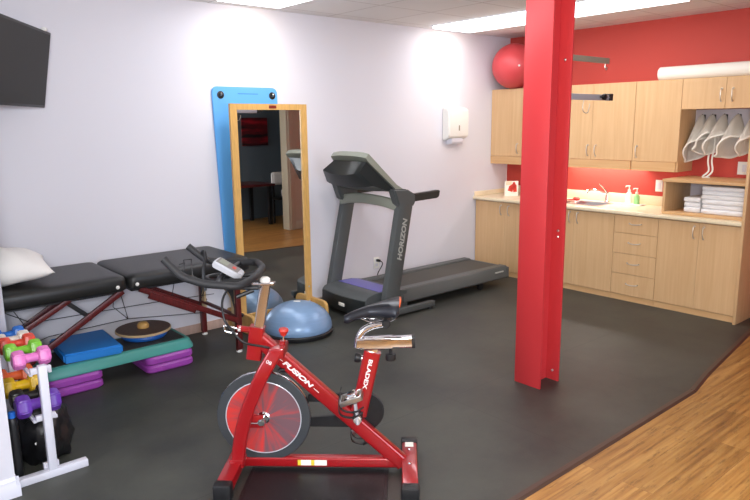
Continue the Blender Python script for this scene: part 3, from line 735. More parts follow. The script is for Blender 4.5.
# ------------------------------------------------------------------ dome balance trainer
t = thing('balance_trainer', 'blue half-dome balance trainer on a black base in front of the mirror', 'balance trainer', (-3.61, -.605, 0))
c = (-3.61, -.605, 0)
b = B(); lathe(b, [(.27, 0), (.30, .004), (.308, .02), (.308, .038), (.298, .046), (.285, .048)], c, n=56); obj('base', b, M['black'], t)
b = B(); prof = [(.292, .044), (.297, .06)]
for k in range(1, 17):
    a_ = math.radians(90 * k / 16); prof.append((.297 * math.cos(a_) if k < 16 else 0, .06 + .222 * math.sin(a_)))
lathe(b, prof, c, n=56); obj('dome', b, M['bosu'], t)
b = B(); obox(b, (-3.61, -.605, .2825), (.76, -.65, 0), (.65, .76, 0), (0, 0, 1), .06, .028, .004, .001); obj('label_patch', b, M['paper'], t)

# ------------------------------------------------------------------ treadmill
t = thing('treadmill', 'charcoal treadmill standing against the white wall beside the mirror', 'treadmill', (-2.0, -.45, 0))
Y0, Y1 = -.775, -.115       # near, far
b = B()   # near side rail, bevelled outside
prism(b, [(Y0 - .012, .10), (Y0 + .004, .205), (Y0 + .02, .222), (Y0 + .115, .222), (Y0 + .125, .212), (Y0 + .125, .08), (Y0 + .03, .075)], 'x', -2.52, -.93, .006, 2); obj('side_rail', b, M['tread_grey'], t)
b = B()
prism(b, [(Y1 + .012, .10), (Y1 - .004, .205), (Y1 - .02, .222), (Y1 - .115, .222), (Y1 - .125, .212), (Y1 - .125, .08), (Y1 - .03, .075)], 'x', -2.52, -.93, .006, 2); obj('side_rail', b, M['tread_grey'], t)
b = B(); box(b, -.965, -.905, Y0 - .005, Y1 + .005, .085, .208, .015, 3); obj('rear_cap', b, M['tread_grey'], t)
b = B(); box(b, -1.16, -1.02, Y0 - .0155, Y0 - .006, .165, .18, .002); obj('rail_badge', b, M['tletter'], t)
b = B(); prism(b, [(-2.48, .14), (-2.48, .20), (-.97, .208), (-.935, .19), (-.935, .13), (-.97, .12)], 'y', Y0 + .128, Y1 - .128); obj('belt', b, M['belt'], t)
b = B(); box(b, -2.45, -1.05, Y0 + .10, Y1 - .10, .07, .125, .004); obj('under_frame', b, M['tread_dark'], t)
for y in (Y0 + .06, Y1 - .06):
    b = B(); box(b, -1.36, -1.29, y - .02, y + .02, .03, .09, .004); lathe(b, [(.02, -.02), (.032, -.018), (.032, .018), (.02, .02)], (-1.325, y, .033), (0, 1, 0), 16); obj('rear_foot', b, M['black'], t)
# motor hood, bowed front
hood = []
tb = bmesh.new(); K = 18; rings = []
for k in range(K + 1):
    f = k / K; y = Y0 + .0 + (Y1 - Y0) * f; bow = .035 * (1 - (2 * f - 1) ** 2)
    x0 = -2.985 - bow
    ring = [(x0 + .06, .02), (x0 + .012, .05), (x0, .10), (x0 + .004, .195), (x0 + .03, .222), (x0 + .13, .246), (-2.62, .240), (-2.47, .212), (-2.46, .14), (-2.46, .05), (-2.5, .02)]
    rings.append([tb.verts.new((x, y, z)) for x, z in ring])
for a_, c_ in zip(rings, rings[1:]):
    n = len(a_)
    for i in range(n): tb.faces.new((a_[i], a_[(i + 1) % n], c_[(i + 1) % n], c_[i]))
tb.faces.new(rings[0]); tb.faces.new(rings[-1][::-1])
b = B(); merge(b, tb); hd = obj('motor_hood', b, M['tread_grey'], t)
tb = bmesh.new(); rings = []
for k in range(K + 1):
    f = k / K; y = Y0 + .004 + (Y1 - Y0 - .008) * f; bow = .035 * (1 - (2 * f - 1) ** 2); x0 = -2.988 - bow
    rings.append([tb.verts.new((x, y, z)) for x, z in ((x0 + .012, .048), (x0 - .002, .10), (x0 + .001, .190), (x0 + .03, .180), (x0 + .03, .06))])
for a_, c_ in zip(rings, rings[1:]):
    for i in range(5): tb.faces.new((a_[i], a_[(i + 1) % 5], c_[(i + 1) % 5], c_[i]))
tb.faces.new(rings[0]); tb.faces.new(rings[-1][::-1])
b = B(); merge(b, tb); obj('front_grille', b, M['tread_dark'], t)
b = B(); prism(b, [(-2.80, .2445), (-2.80, .2475), (-2.62, .2425), (-2.55, .2285), (-2.55, .2265), (-2.62, .2405)], 'y', Y0 + .02, Y1 - .02); obj('hood_panel', b, M['tread_blue'], t)
b = B(); obox(b, (-3.047, -.50, .125), (.06, 1, 0), (1, 0, 0), (0, 0, 1), .085, .008, .03, .001); obj('rating_sticker', b, M['paper'], t)
# base bars on the floor
for y in (-.845, -.045):
    b = B(); box(b, -3.0, -2.18, y - .03, y + .03, .022, .075, .006); obj('base_bar', b, M['tread_grey'], t)
    for x in (-2.96, -2.22):
        b = B(); lathe(b, [(.026, 0), (.026, .022), (0, .022)], (x, y, 0), (0, 0, 1), 14); obj('foot_pad', b, M['black'], t)
# uprights
def upright(y, xb, xt, zt, w, nm='upright'):
    b = B(); sweep(b, [(xb, y, .06), (xt, y, zt)], [(-w / 2, -.03), (-w / 2 + .012, -.036), (w / 2 - .012, -.036), (w / 2, -.03), (w / 2, .03), (w / 2 - .012, .036), (-w / 2 + .012, .036), (-w / 2, .03)], ref=(1, 0, 0)); return obj(nm, b, M['tread_grey'], t)
un = upright(-.835, -2.765, -2.556, 1.06, .165)
upright(-.09, -2.855, -2.615, 1.10, .135)
d = (V((-2.556, 0, 1.06)) - V((-2.765, 0, .06))).normalized(); m_ = V((-2.765, 0, .06)) + d * .685
text('lettering', 'HORIZON', .074, frame((m_.x + .012, -.8725, m_.z), d, V((-d.z, 0, d.x))), M['tletter'], un, .001, .15, False, 1.12, .035)
b = B(); sweep(b, smooth([(-2.70, -.075, 1.045), (-2.70, -.25, 1.075), (-2.69, -.46, 1.085), (-2.66, -.68, 1.07), (-2.62, -.85, 1.03)], 5), rrect(.095, .04, .015), ref=(0, 0, 1)); obj('cross_bar', b, M['tread_light'], t)
# handrails with shoulder blocks
for y, x0, x1, dz in ((-.82, -2.70, -2.09, 0), (-.10, -2.80, -2.22, .03)):
    b = B(); prism(b, [(x0 - .01, 1.20 + dz), (x0 + .06, 1.02 + dz), (x0 + .235, 1.02 + dz), (x0 + .265, 1.06 + dz), (x0 + .265, 1.135 + dz), (x0 + .16, 1.19 + dz)], 'y', y - .048, y + .048, .014, 3); obj('shoulder_block', b, M['tread_grey'], t)
    b = B(); prism(b, [(x0 + .24, 1.065 + dz), (x0 + .24, 1.135 + dz), (x1 - .01, 1.15 + dz), (x1, 1.14 + dz), (x1 - .012, 1.09 + dz), (x1 - .03, 1.075 + dz)], 'y', y - .03, y + .03, .008, 2); obj('handrail', b, M['tread_dark'], t)
# console: slanted shell open underneath
cy0, cy1 = -.83, -.10
def shell(poly, y0, y1, m, name, bev=.01):
    b = B(); prism(b, poly, 'y', y0, y1, bev, 2); return obj(name, b, m, t)
tb = bmesh.new(); rings = []
KK = 14
for k in range(KK + 1):
    f = k / KK; y = cy0 + (cy1 - cy0) * f; e = (1 - abs(2 * f - 1) ** 3)
    z = .015 * e
    yt = -.60 + (f - .5) * .50
    rings.append([tb.verts.new(p) for p in ((-3.02 - .02 * e, yt, 1.49 + z), (-2.985, yt, 1.525 + z), (-2.64, y, 1.235 + z * .3), (-2.55, y, 1.185), (-2.56, y, 1.15), (-2.63, y, 1.175), (-2.99, yt, 1.455 + z))])
for a_, c_ in zip(rings, rings[1:]):
    for i in range(7): tb.faces.new((a_[i], a_[(i + 1) % 7], c_[(i + 1) % 7], c_[i]))
tb.faces.new(rings[0]); tb.faces.new(rings[-1][::-1]); b = B(); merge(b, tb); obj('console', b, M['tread_light'], t)
tb = bmesh.new(); rings = []
for k in range(KK + 1):
    f = k / KK; y = cy0 + .03 + (cy1 - cy0 - .05) * f; e = (1 - abs(2 * f - 1) ** 2.5)
    dz = -.03 * e
    yt = -.60 + (f - .5) * .46
    rings.append([tb.verts.new(p) for p in ((-2.995, yt, 1.457), (-2.635, y, 1.178), (-2.72 - .05 * e, y, 1.18 + dz * .3), (-2.90 - .03 * e, y, 1.24 + dz), (-3.0 - .02 * e, y * .8 - .1, 1.36 + dz))])
for a_, c_ in zip(rings, rings[1:]):
    for i in range(5): tb.faces.new((a_[i], a_[(i + 1) % 5], c_[(i + 1) % 5], c_[i]))
tb.faces.new(rings[0]); tb.faces.new(rings[-1][::-1]); b = B(); merge(b, tb); obj('console_back', b, M['tread_dark'], t)

# ------------------------------------------------------------------ massage table
TX0, TX1, TY0, TY1 = -6.08, -4.125, -.755, -.045
ZT, ZB = .772, .664
t = thing('massage_table', 'black vinyl massage table with dark red wooden legs along the wall', 'massage table', ((TX0 + TX1) / 2, -.4, 0))
for x0, x1 in ((TX0, -5.095), (-5.085, TX1)):
    b = B(); pr_ = rrect(x1 - x0, TY1 - TY0, .05, 5); tb = bmesh.new(); rings = []
    ccx, ccy = (x0 + x1) / 2, (TY0 + TY1) / 2
    for ins, z in ((.012, ZB), (0, ZB + .012), (0, ZT - .035), (.006, ZT - .016), (.02, ZT - .005), (.05, ZT), (.09, ZT + .002)):
        sx = ((x1 - x0) - 2 * ins) / (x1 - x0); sy = ((TY1 - TY0) - 2 * ins) / (TY1 - TY0)
        rings.append([tb.verts.new((ccx + p[0] * sx, ccy + p[1] * sy, z)) for p in pr_])
    for a_, c_ in zip(rings, rings[1:]):
        n = len(a_)
        for i in range(n): tb.faces.new((a_[i], a_[(i + 1) % n], c_[(i + 1) % n], c_[i]))
    tb.faces.new(rings[0]); tb.faces.new(rings[-1][::-1]); merge(b, tb); obj('padded_top', b, M['vinyl'], t, angle=50)
    b = B()
    for yy in (TY0 + .05, TY1 - .07): box(b, x0 + .03, x1 - .03, yy, yy + .02, ZB - .02, ZB + .002)
    for xx in (x0 + .03, x1 - .05): box(b, xx, xx + .02, TY0 + .07, TY1 - .07, ZB - .02, ZB + .002)
    obj('under_frame', b, M['black'], t)
for x in (-5.165, -5.03):
    b = B(); lathe(b, [(.013, 0), (.013, .003), (.008, .007), (0, .008)], (x, TY0, .70), (0, -1, 0), 14); obj('corner_button', b, M['plate'], t)
def bar(p, q, w, h, name, m=None, ref=(0, 1, 0)):
    b = B(); sweep(b, [p, q], rrect(w, h, min(w, h) * .2, 2), ref=ref); return obj(name, b, m or M['mahog'], t)
for x in (-4.235, -5.97):
    for y in (TY0 + .045, TY1 - .03):
        lg = bar((x, y, .62), (x, y, .03), .03, .045, 'leg'); lo = bar((x, y + (.017 if y < -.4 else -.017), .40), (x, y + (.017 if y < -.4 else -.017), .012), .026, .045, 'leg_extension')
        b = B(); lathe(b, [(.024, 0), (.024, .012), (.02, .018), (0, .018)], (x, y + (.017 if y < -.4 else -.017), 0), n=14); obj('rubber_foot', b, M['plate'], t)
        b = B(); lathe(b, [(.018, 0), (.018, .01), (.01, .02), (0, .02)], (x + .023, y, .30), (1, 0, 0), 10); obj('leg_knob', b, M['black'], t)
# end panel with an arch between the right-hand legs
tb = []
for k in range(13):
    a_ = PI * k / 12; tb.append((-.40 + .235 * math.cos(a_), .40 + .10 * math.sin(a_)))
poly = [(-.69, .66), (-.11, .66), (-.11, .22)] + [(-.165, .22)] + tb + [(-.635, .22), (-.69, .22)]
b = B(); prism(b, poly, 'x', -4.255, -4.238); obj('end_panel', b, M['ply'], t)
b = B(); poly2 = [(-.69, .66), (-.11, .66), (-.11, .35)] + [(p[0] * 1.08 + .032, p[1] + .02) for p in tb] + [(-.69, .35)]
prism(b, poly2, 'x', -4.2575, -4.2555); obj('panel_lining', b, M['vinyl'], t)
# folding braces
for y in (TY0 + .04, TY1 - .04):
    bar((-5.00, y, .655), (-4.245, y, .265), .022, .042, 'brace'); bar((-4.94, y - .012, .60), (-4.60, y - .012, .425), .018, .05, 'brace_sleeve')
    bar((-5.12, y, .66), (-5.90, y, .20), .022, .042, 'brace')
    bar((-5.50, y + .02, .655), (-5.335, y + .02, .50), .018, .03, 'brace_link', M['black'])
    bar((-5.47, y + .0, .66), (-5.93, y + .0, .42), .022, .036, 'brace')
bar((-4.245, TY0 + .05, .30), (-4.245, TY1 - .05, .30), .022, .03, 'cross_rail', ref=(0, 0, 1))
wires = [[(-5.95, -.36, .22), (-5.538, -.36, .335), (-4.976, -.36, .35), (-4.30, -.36, .27)], [(-5.9, -.44, .43), (-5.65, -.44, .478), (-4.814, -.44, .462), (-4.30, -.44, .44)],
         [(-5.06, -.40, .665), (-5.092, -.40, .474), (-4.976, -.36, .35)], [(-5.05, -.40, .665), (-4.976, -.36, .35)], [(-5.85, -.4, .60), (-5.65, -.44, .478)], [(-5.76, -.4, .60), (-5.62, -.36, .33)],
         [(-4.60, -.4, .62), (-4.66, -.44, .46)], [(-4.30, -.42, .60), (-4.45, -.38, .29)]]
for wv in wires:
    b = B(); tube(b, wv, .0028, 6); obj('tension_cable', b, M['black'], t)
# pillow
b = B(); tb = bmesh.new(); bmesh.ops.create_grid(tb, x_segments=28, y_segments=20, size=1)
pil = B()
def pillow_pt(u, v, s):
    ed = (1 - u ** 4) * (1 - v ** 4); pin = 1 - .10 * (u * u * (1 - v * v) * .5 + v * v * (1 - u * u) * .5)
    x = u * .36 * (1 - .10 * (1 - v * v) * 0) * (1 - .07 * (1 - abs(v)) * abs(u)); y = v * .25 * (1 - .10 * (1 - abs(u)) * abs(v))
    h = .135 * (max((1 - u * u) * (1 - v * v), 0)) ** .5
    z = h * (1.05 if s > 0 else -.72) + .006 * math.sin(9 * u + 4 * v) * ed
    return V((x, y, z))
for s in (1, -1):
    tt = bmesh.new(); G = [[tt.verts.new(pillow_pt(-1 + 2 * i / 28, -1 + 2 * j / 20, s)) for j in range(21)] for i in range(29)]
    for i in range(28):
        for j in range(20): tt.faces.new((G[i][j], G[i + 1][j], G[i + 1][j + 1], G[i][j + 1]))
    me = bpy.data.meshes.new('x'); tt.to_mesh(me); tt.free(); pil.from_mesh(me); bpy.data.meshes.remove(me)
bmesh.ops.remove_doubles(pil, verts=pil.verts[:], dist=.0015)
bmesh.ops.transform(pil, matrix=Matrix.Translation((-5.875, -.45, ZT + .106)) @ Matrix.Rotation(math.radians(-6), 4, 'Z') @ Matrix.Rotation(math.radians(4), 4, 'X'), verts=pil.verts[:])
tb.free(); b.free()
solo('pillow', pil, M['pillow'], 'white pillow on the left end of the massage table', 'pillow', (-5.845, -.44, ZT), angle=80)

# ------------------------------------------------------------------ step platform and what lies on it
t = thing('step_platform', 'teal aerobic step with a black tread on purple risers, under the massage table', 'step platform', (-5.12, -.45, .125))
SXA, SXB, SYA, SYB = -5.68, -4.60, -.69, -.27
b = B(); tb = bmesh.new(); rings = []; prf = rrect(SXB - SXA, SYB - SYA, .06, 5); scx, scy = (SXA + SXB) / 2, (SYA + SYB) / 2
def ringz(ins, z): return [tb.verts.new((scx + p[0] * (1 - 2 * ins / (SXB - SXA)), scy + p[1] * (1 - 2 * ins / (SYB - SYA)), z)) for p in prf]
for ins, z in ((.0, .126), (.0, .142), (.018, .188), (.03, .198), (.05, .200), (.05, .150)): rings.append(ringz(ins, z))
for a_, c_ in zip(rings, rings[1:]):
    n = len(a_)
    for i in range(n): tb.faces.new((a_[i], a_[(i + 1) % n], c_[(i + 1) % n], c_[i]))
tb.faces.new(rings[0]); tb.faces.new(rings[-1][::-1]); merge(b, tb); obj('deck', b, M['teal'], t)
b = B(); box(b, SXA + .055, SXB - .055, SYA + .055, SYB - .055, .1505, .2025, .006); obj('tread_mat', b, M['greyrubber'], t)
for side, xa, xb in (('left', -5.66, -5.29), ('right', -4.985, -4.62)):
    for k, z in enumerate((.0, .062)):
        b = B(); tb = bmesh.new(); rings = []; pr_ = rrect(xb - xa, SYB - SYA + .03, .05, 5); n = len(pr_)
        for ins, zz in ((.012, 0), (0, .012), (0, .044), (.012, .060)):
            rings.append([tb.verts.new(((xa + xb) / 2 + p[0] * (1 - 2 * ins / (xb - xa)), scy + p[1] * (1 - 2 * ins / (SYB - SYA)), z + zz)) for p in pr_])
        for a_, c_ in zip(rings, rings[1:]):
            for i in range(n): tb.faces.new((a_[i], a_[(i + 1) % n], c_[(i + 1) % n], c_[i]))
        tb.faces.new(rings[0]); tb.faces.new(rings[-1][::-1]); merge(b, tb)
        solo('step_riser', b, M['purple'], 'purple plastic riser, %s of the pair under the %s end of the teal step' % (('lower', 'upper')[k], side), 'step riser', ((xa + xb) / 2, scy, z), 'purple risers under the step')
b = B(); tb = bmesh.new(); cs = [(-5.525, -.645), (-5.14, -.685), (-5.115, -.21), (-5.50, -.20)]
prism(b, cs, 'z', .2035, .268, .012, 3); solo('balance_pad', b, M['bluefoam'], 'thick bright blue foam pad lying on the step platform', 'foam pad', (-5.31, -.45, .2035))
c = (-4.88, -.41, .2035)
b = B(); lathe(b, [(.13, 0), (.16, .006), (.172, .024), (.168, .044), (.15, .05), (.0, .048)], c, n=40); solo('balance_disc', b, M['bluedisc'], 'blue inflatable disc under the round brown wobble board', 'balance disc', c)
c = V((-4.885, -.41, .2545))
t = thing('wobble_board', 'round brown wobble board with a wooden ball, on a blue disc on the step', 'wobble board', c)
b = B(); lathe(b, [(.20, 0), (.203, .003), (.203, .015), (.20, .018)], c, n=48); obj('rim', b, M['ply'], t)
b = B(); lathe(b, [(.198, .0182), (.197, .0195), (0, .0195)], c, n=48); obj('grip_surface', b, M['boardtop'], t)
b = B(); ball(b, c + V((.0, .0, .035)), .045, .045, .034, 24); obj('wooden_ball', b, M['pine'], t)

# ------------------------------------------------------------------ dumbbell rack and dumbbells
t = thing('dumbbell_rack', 'white steel dumbbell rack with two tiers at the left edge', 'dumbbell rack', (-5.91, -1.35, 0))
for y, zt, bs in ((-1.735, .605, 1), (-1.012, .54, -1)):
    b = B(); box(b, -5.925, -5.885, y - .02, y + .02, .04, zt, .003); obj('post', b, M['white'], t)
    b = B(); box(b, -6.068, -5.735, y - .022, y + .022, .0, .040, .004); obj('foot_bar', b, M['white'], t)
    for z, w in ((.572 if bs > 0 else .525, .10), (.318 if bs > 0 else .28, .095), (.052, .075)):
        b = B(); ya, yb = sorted((y + bs * .02, y + bs * .045)); box(b, -5.905 - w / 2, -5.905 + w / 2, ya, yb, z - .016, z + .016, .004); obj('bracket', b, M['white'], t)
for z, dx in ((.545, .045), (.294, .05)):
    for s in (-1, 1):
        b = B(); box(b, -5.905 + s * dx - .008, -5.905 + s * dx + .008, -1.70, -1.04, z + .0, z + .016, .002); obj('rail', b, M['white'], t)
def dumbbell(y, z, col, r, L, label, rot=0, x=-5.905, rough=.32):
    m = mat('vinyl ' + label.split()[0], col, rough)
    t = thing('dumbbell', label, 'dumbbell', (x - .015, y, z), math.radians(rot), 'dumbbells on the rack')
    zc = r + 0
    b = B(); lathe(b, [(r * .52, -L / 2 + .02), (r * .44, 0), (r * .52, L / 2 - .02)], (0, 0, zc), (1, 0, 0), 16); obj('handle', b, m, t, local=True)
    for s in (-1, 1):
        hb = B(); hl = L * .33
        lathe(hb, [(r * .45, -hl * .5), (r * .86, -hl * .5), (r, -hl * .32), (r, hl * .30), (r * .84, hl * .5), (r * .4, hl * .5)], (s * (L / 2 - hl / 2), 0, zc), (s, 0, 0), 6)
        bmesh.ops.rotate(hb, cent=(0, 0, zc), matrix=Matrix.Rotation(PI / 6, 3, 'X'), verts=hb.verts[:])
        bmesh.ops.bevel(hb, geom=[e for e in hb.edges if e.calc_face_angle(0) > .3], offset=r * .10, segments=2, affect='EDGES')
        obj('head', hb, m, t, local=True)
DZ = .5612
for args in ((-1.078, DZ, srgb(28, 112, 204), .046, .17, 'blue dumbbell farthest back on the upper tier'),
             (-1.19, DZ, srgb(238, 228, 216), .046, .175, 'white dumbbell on the upper tier between the blue and the red'),
             (-1.30, DZ, srgb(226, 76, 54), .050, .18, 'coral red dumbbell on the upper tier in front of the white one'),
             (-1.43, DZ, srgb(132, 208, 56), .049, .18, 'lime green dumbbell on the upper tier between red and pink'),
             (-1.60, DZ, srgb(232, 128, 200), .052, .18, 'pink dumbbell nearest the front on the upper tier')):
    dumbbell(*args)
DZ = .3102
for args in ((-1.115, DZ, srgb(236, 104, 52), .058, .20, 'orange dumbbell farthest back on the lower tier'),
             (-1.30, DZ, srgb(236, 190, 28), .060, .20, 'yellow dumbbell on the lower tier in front of the orange one'),
             (-1.48, DZ, srgb(34, 32, 30), .054, .195, 'black dumbbell on the lower tier behind the purple one'),
             (-1.635, DZ, srgb(104, 56, 168), .063, .21, 'large purple dumbbell nearest the front on the lower tier')):
    dumbbell(*args)
# black bag heap on the floor below
b = B(); tb = bmesh.new(); bmesh.ops.create_icosphere(tb, subdivisions=4, radius=1)
for v in tb.verts:
    p = v.co.copy(); n_ = noise.noise(p * 1.7 + V((3, 1, 2))) * .22 + abs(noise.noise(p * 3.2 + V((5, 2, 1)))) * .22 - abs(noise.noise(p * 7)) * .07
    p *= 1 + n_
    v.co = V((-5.88 + p.x * .14, -1.43 + p.y * .20, max(.001, .125 + p.z * .19)))
merge(b, tb); t = thing('gym_bag', 'slouchy black bag on the floor below the dumbbell rack', 'bag', (-5.90, -1.38, 0)); obj('bag_body', b, M['bag'], t, angle=80)
b = B(); sweep(b, smooth([(-5.98, -1.50, .22), (-5.96, -1.55, .27), (-5.88, -1.56, .275), (-5.83, -1.50, .22)]), [(-.015, -.003), (.015, -.003), (.015, .003), (-.015, .003)]); obj('strap', b, M['bag'], t)
b = B(); obox(b, (-5.935, -1.612, .15), (.9, .0, .45), (.1, 1, -.3), (-.45, .1, .9), .035, .004, .012, .001); obj('white_tag', b, M['plate'], t)
c = (-6.05, -1.655, 0)
t = thing('water_bottle', 'small black bottle with a blue cap between the bag and the wall', 'bottle', c)
b = B(); lathe(b, [(.023, 0), (.025, .006), (.025, .31), (.020, .335), (.016, .34)], c, n=20); obj('bottle', b, M['black'], t)
b = B(); lathe(b, [(.018, .34), (.018, .366), (.015, .37), (0, .37)], c, n=20); obj('cap', b, M['bluedisc'], t)

# ------------------------------------------------------------------ exercise bike
dx, dy = -.73, .68; ang = math.atan2(dy, dx)
t = bk = thing('exercise_bike', 'red indoor cycling bike with black saddle and handlebar in the foreground', 'exercise bike', (-4.49, -2.935, 0), ang)
def bo(name, b, m, parent=None): return obj(name, b, m, parent or bk, local=True)
RED = M['bikered']
# stabilisers (x along bike, +y towards the viewer)
for xs, ya, yb in ((0.0, -.215, .325), (.905, -.30, .32)):
    b = B(); box(b, xs - .04, xs + .04, ya + .06, yb - .06, .022, .082, .008); fb = bo('stabiliser', b, RED)
    for e0, e1 in ((ya, ya + .062), (yb - .062, yb)):
        b = B(); box(b, xs - .044, xs + .044, e0, e1, .0, .087, .010); bo('end_cap', b, M['black'], fb)
    for yy in (-.07, .08):
        b = B(); lathe(b, [(.009, 0), (.009, .003), (.004, .006), (0, .006)], (xs, yy, .082), (0, 0, 1), 12); bo('bolt', b, M['chrome'], fb)
    if xs == 0:
        b = B(); box(b, xs - .022, xs + .022, -.15, -.10, .0825, .0835); bo('sticker', b, M['paper'], fb)
b = B(); sweep(b, [(.89, 0, .052), (.03, 0, .052)], rrect(.055, .05, .012), ref=(0, 0, 1)); lo = bo('bottom_tube', b, RED)
for x0, x1, mm in ((.495, .43, 'paper'), (.565, .512, 'paper')):
    b = B(); box(b, x1, x0, .0252, .0262, .038, .068); bo('sticker', b, M[mm], lo)
for x0 in (.495, .565):
    b = B(); box(b, x0, x0 + .017, .0252, .0262, .038, .068); bo('sticker', b, M['yellow'], lo)
# main tube
p0, p1 = V((.775, 0, .735)), V((.035, 0, .045))
b = B(); sweep(b, [p0, p1], rrect(.078, .056, .016), ref=(.68, 0, -.73)); mt_ = bo('main_tube', b, RED)
dr = (p1 - p0).normalized()
upn = V((-dr.z * -1, 0, dr.x * -1)); 
upn = V((dr.z, 0, -dr.x));
if upn.z < 0: upn = -upn
text('lettering', 'FUSION', .031, frame(p0 + dr * .285 + V((0, .0285, 0)), dr, upn), M['letter'], mt_, .0006, .2, True, 1.75, .045)
b = B(); 
for a0, a1 in ((.155, .185), (.395, .43)): obox(b, p0 + dr * (a0 + a1) / 2 + V((0, .0285, 0)), dr, (0, 1, 0), upn, a1 - a0, .001, .003)
bo('accent_stripe', b, M['letter'], mt_)
# head tube, post, handlebar
b = B(); sweep(b, [(.790, 0, .615), (.765, 0, .785)], rrect(.075, .06, .008), ref=(1, 0, 0)); hd = bo('head_tube', b, RED)
b = B(); tube(b, [(.80, 0, .765), (.87, .0, .775)], .016, 10); bo('pin_boss', b, RED, hd)
b = B(); lathe(b, [(.010, 0), (.016, .008), (.016, .022), (.010, .03), (0, .03)], (.842, 0, .771), (1, 0, .1), 14); bo('pin_knob', b, M['plate'], hd)
b = B(); tube(b, rounded([(.86, .02, .775), (.93, .03, .80), (.925, .03, .765), (.865, .02, .75)], .012), .005, 8); bo('pin_lever', b, M['chrome'], hd)
b = B(); sweep(b, [(.765, 0, .74), (.716, 0, 1.005)], rrect(.05, .042, .008), ref=(1, 0, 0)); bo('handlebar_post', b, M['chrome'])
b = B(); box(b, .67, .86, -.024, .024, 1.0, 1.014, .002); bo('slider_plate', b, M['chrome'])
b = B(); lathe(b, [(.02, 0), (.026, .006), (.026, .02), (.016, .028), (0, .028)], (.715, .01, 1.014), (0, 0, 1), 10); bo('slider_knob', b, M['plate'])
def rbar(pts, r, name, m, rad=.05): b = B(); sweep(b, rounded(pts, rad, 8), circ(r, 14)); return bo(name, b, m)
rbar([(1.14, .22, 1.178), (1.060, .22, 1.092), (.955, .22, 1.058), (.80, .20, 1.040), (.745, .08, 1.058), (.742, -.08, 1.07), (.80, -.21, 1.072), (.955, -.25, 1.060), (1.085, -.25, 1.072), (1.178, -.25, 1.150)], .0185, 'handlebar', M['blacksoft'], .036)
rbar([(.90, .20, 1.045), (.93, .06, 1.045), (.93, -.06, 1.05), (.90, -.22, 1.06)], .014, 'cross_bar', M['black'], .04)
rbar([(.745, .08, 1.056), (.80, .06, 1.035), (.98, .06, 1.03), (1.02, .0, 1.035), (.98, -.06, 1.035), (.80, -.06, 1.035), (.745, -.08, 1.066)], .013, 'inner_bar', M['black'], .04)
b = B(); box(b, .74, .86, -.05, .05, .985, 1.0, .004); box(b, .78, .90, -.03, .03, 1.0, 1.032, .004); tube(b, [(.77, .03, .98), (.85, .06, .952)], .011, 8); bo('clamp', b, M['black'])
# console
cn = V((-.5, 0, .866)); ca = V((.866, 0, .5))
cc = V((.898, 0, 1.083))
b = B(); pr_ = [(-.078, -.034), (-.055, -.052), (.062, -.058), (.075, -.048), (.075, .048), (.062, .058), (-.055, .052), (-.078, .034)]
tb = bmesh.new(); prism(tb, pr_, 'z', -.016, .016, .006, 2); merge(b, tb, Matrix(((ca.x, 0, cn.x, cc.x), (0, 1, 0, cc.y), (ca.z, 0, cn.z, cc.z), (0, 0, 0, 1)))); con = bo('console', b, M['silver'])
b = B(); obox(b, cc + ca * .006 + cn * .0165, ca, (0, 1, 0), cn, .118, .088, .002); bo('console_face', b, mat('grey console face', srgb(120, 116, 112), .4), con)
b = B(); obox(b, cc + ca * .032 + cn * .018, ca, (0, 1, 0), cn, .045, .062, .002); bo('display', b, M['lcd'], con)
b = B(); obox(b, cc - ca * .025 + cn * .018, ca, (0, 1, 0), cn, .018, .03, .003); bo('red_button', b, M['redsmall'], con)
b = B(); tube(b, smooth([(.985, -.03, 1.10), (1.02, -.06, 1.115), (1.045, -.06, 1.15), (1.03, -.05, 1.16), (1.02, -.03, 1.13), (1.025, 0, 1.07), (1.015, .02, .975)]), .008, 8); bo('console_clip', b, M['black'], con)
b = B(); tube(b, [(1.10, .06, 1.115), (1.10, .06, 1.14), (1.075, .02, 1.135), (1.075, .02, 1.05), (1.06, .02, 1.045)], .003, 6); tube(b, [(1.11, .10, 1.125), (1.09, .08, 1.13), (1.10, .08, 1.06), (1.08, .06, 1.04)], .003, 6); bo('bottle_clip', b, M['black'])
# cable
b = B(); tube(b, smooth([(.87, .02, 1.03), (.93, .02, .93), (.925, .03, .83), (.885, .05, .782), (.848, .06, .738), (.809, .06, .713), (.726, .055, .695), (.69, .04, .68)]), .006, 8); bo('brake_cable', b, M['black'])
# tension knob on the main tube
b = B(); tube(b, [(.648, 0, .64), (.640, 0, .71)], .016, 12); bo('knob_sleeve', b, RED)
b = B(); tube(b, [(.640, 0, .70), (.634, 0, .745)], .006, 8); bo('knob_stem', b, M['chrome'])
b = B(); lathe(b, [(.010, 0), (.014, .004), (.026, .028), (.022, .038), (0, .040)], (.636, 0, .735), (-.08, 0, 1), 16); bo('resistance_knob', b, mat('red knob', srgb(206, 52, 40), .4))
# fork blades
FP = [(.665, .672), (.735, .555), (.797, .42), (.838, .31), (.868, .18), (.885, .06)]
for yy in (.075, -.075):
    b = B(); sweep(b, smooth([(x, yy if i > 0 else yy * .75, z) for i, (x, z) in enumerate(FP)], 5), rrect(.070, .035, .012), ref=(1, 0, 0)); fk = bo('fork_blade', b, RED)
    if yy > 0: 
        d_ = V((.06, 0, -.12)).normalized()
        text('lettering', '08', .026, frame((.697, .0905, .625), (-.88, 0, -.47), (-.47, 0, .88)), M['letter'], fk, .0006, 0, True, 1.15, .008)
b = B(); box(b, .625, .70, -.075, .075, .635, .69, .008); bo('fork_crown', b, RED)
b = B(); box(b, .85, .925, -.095, .095, .07, .10, .006); bo('fork_foot', b, RED)
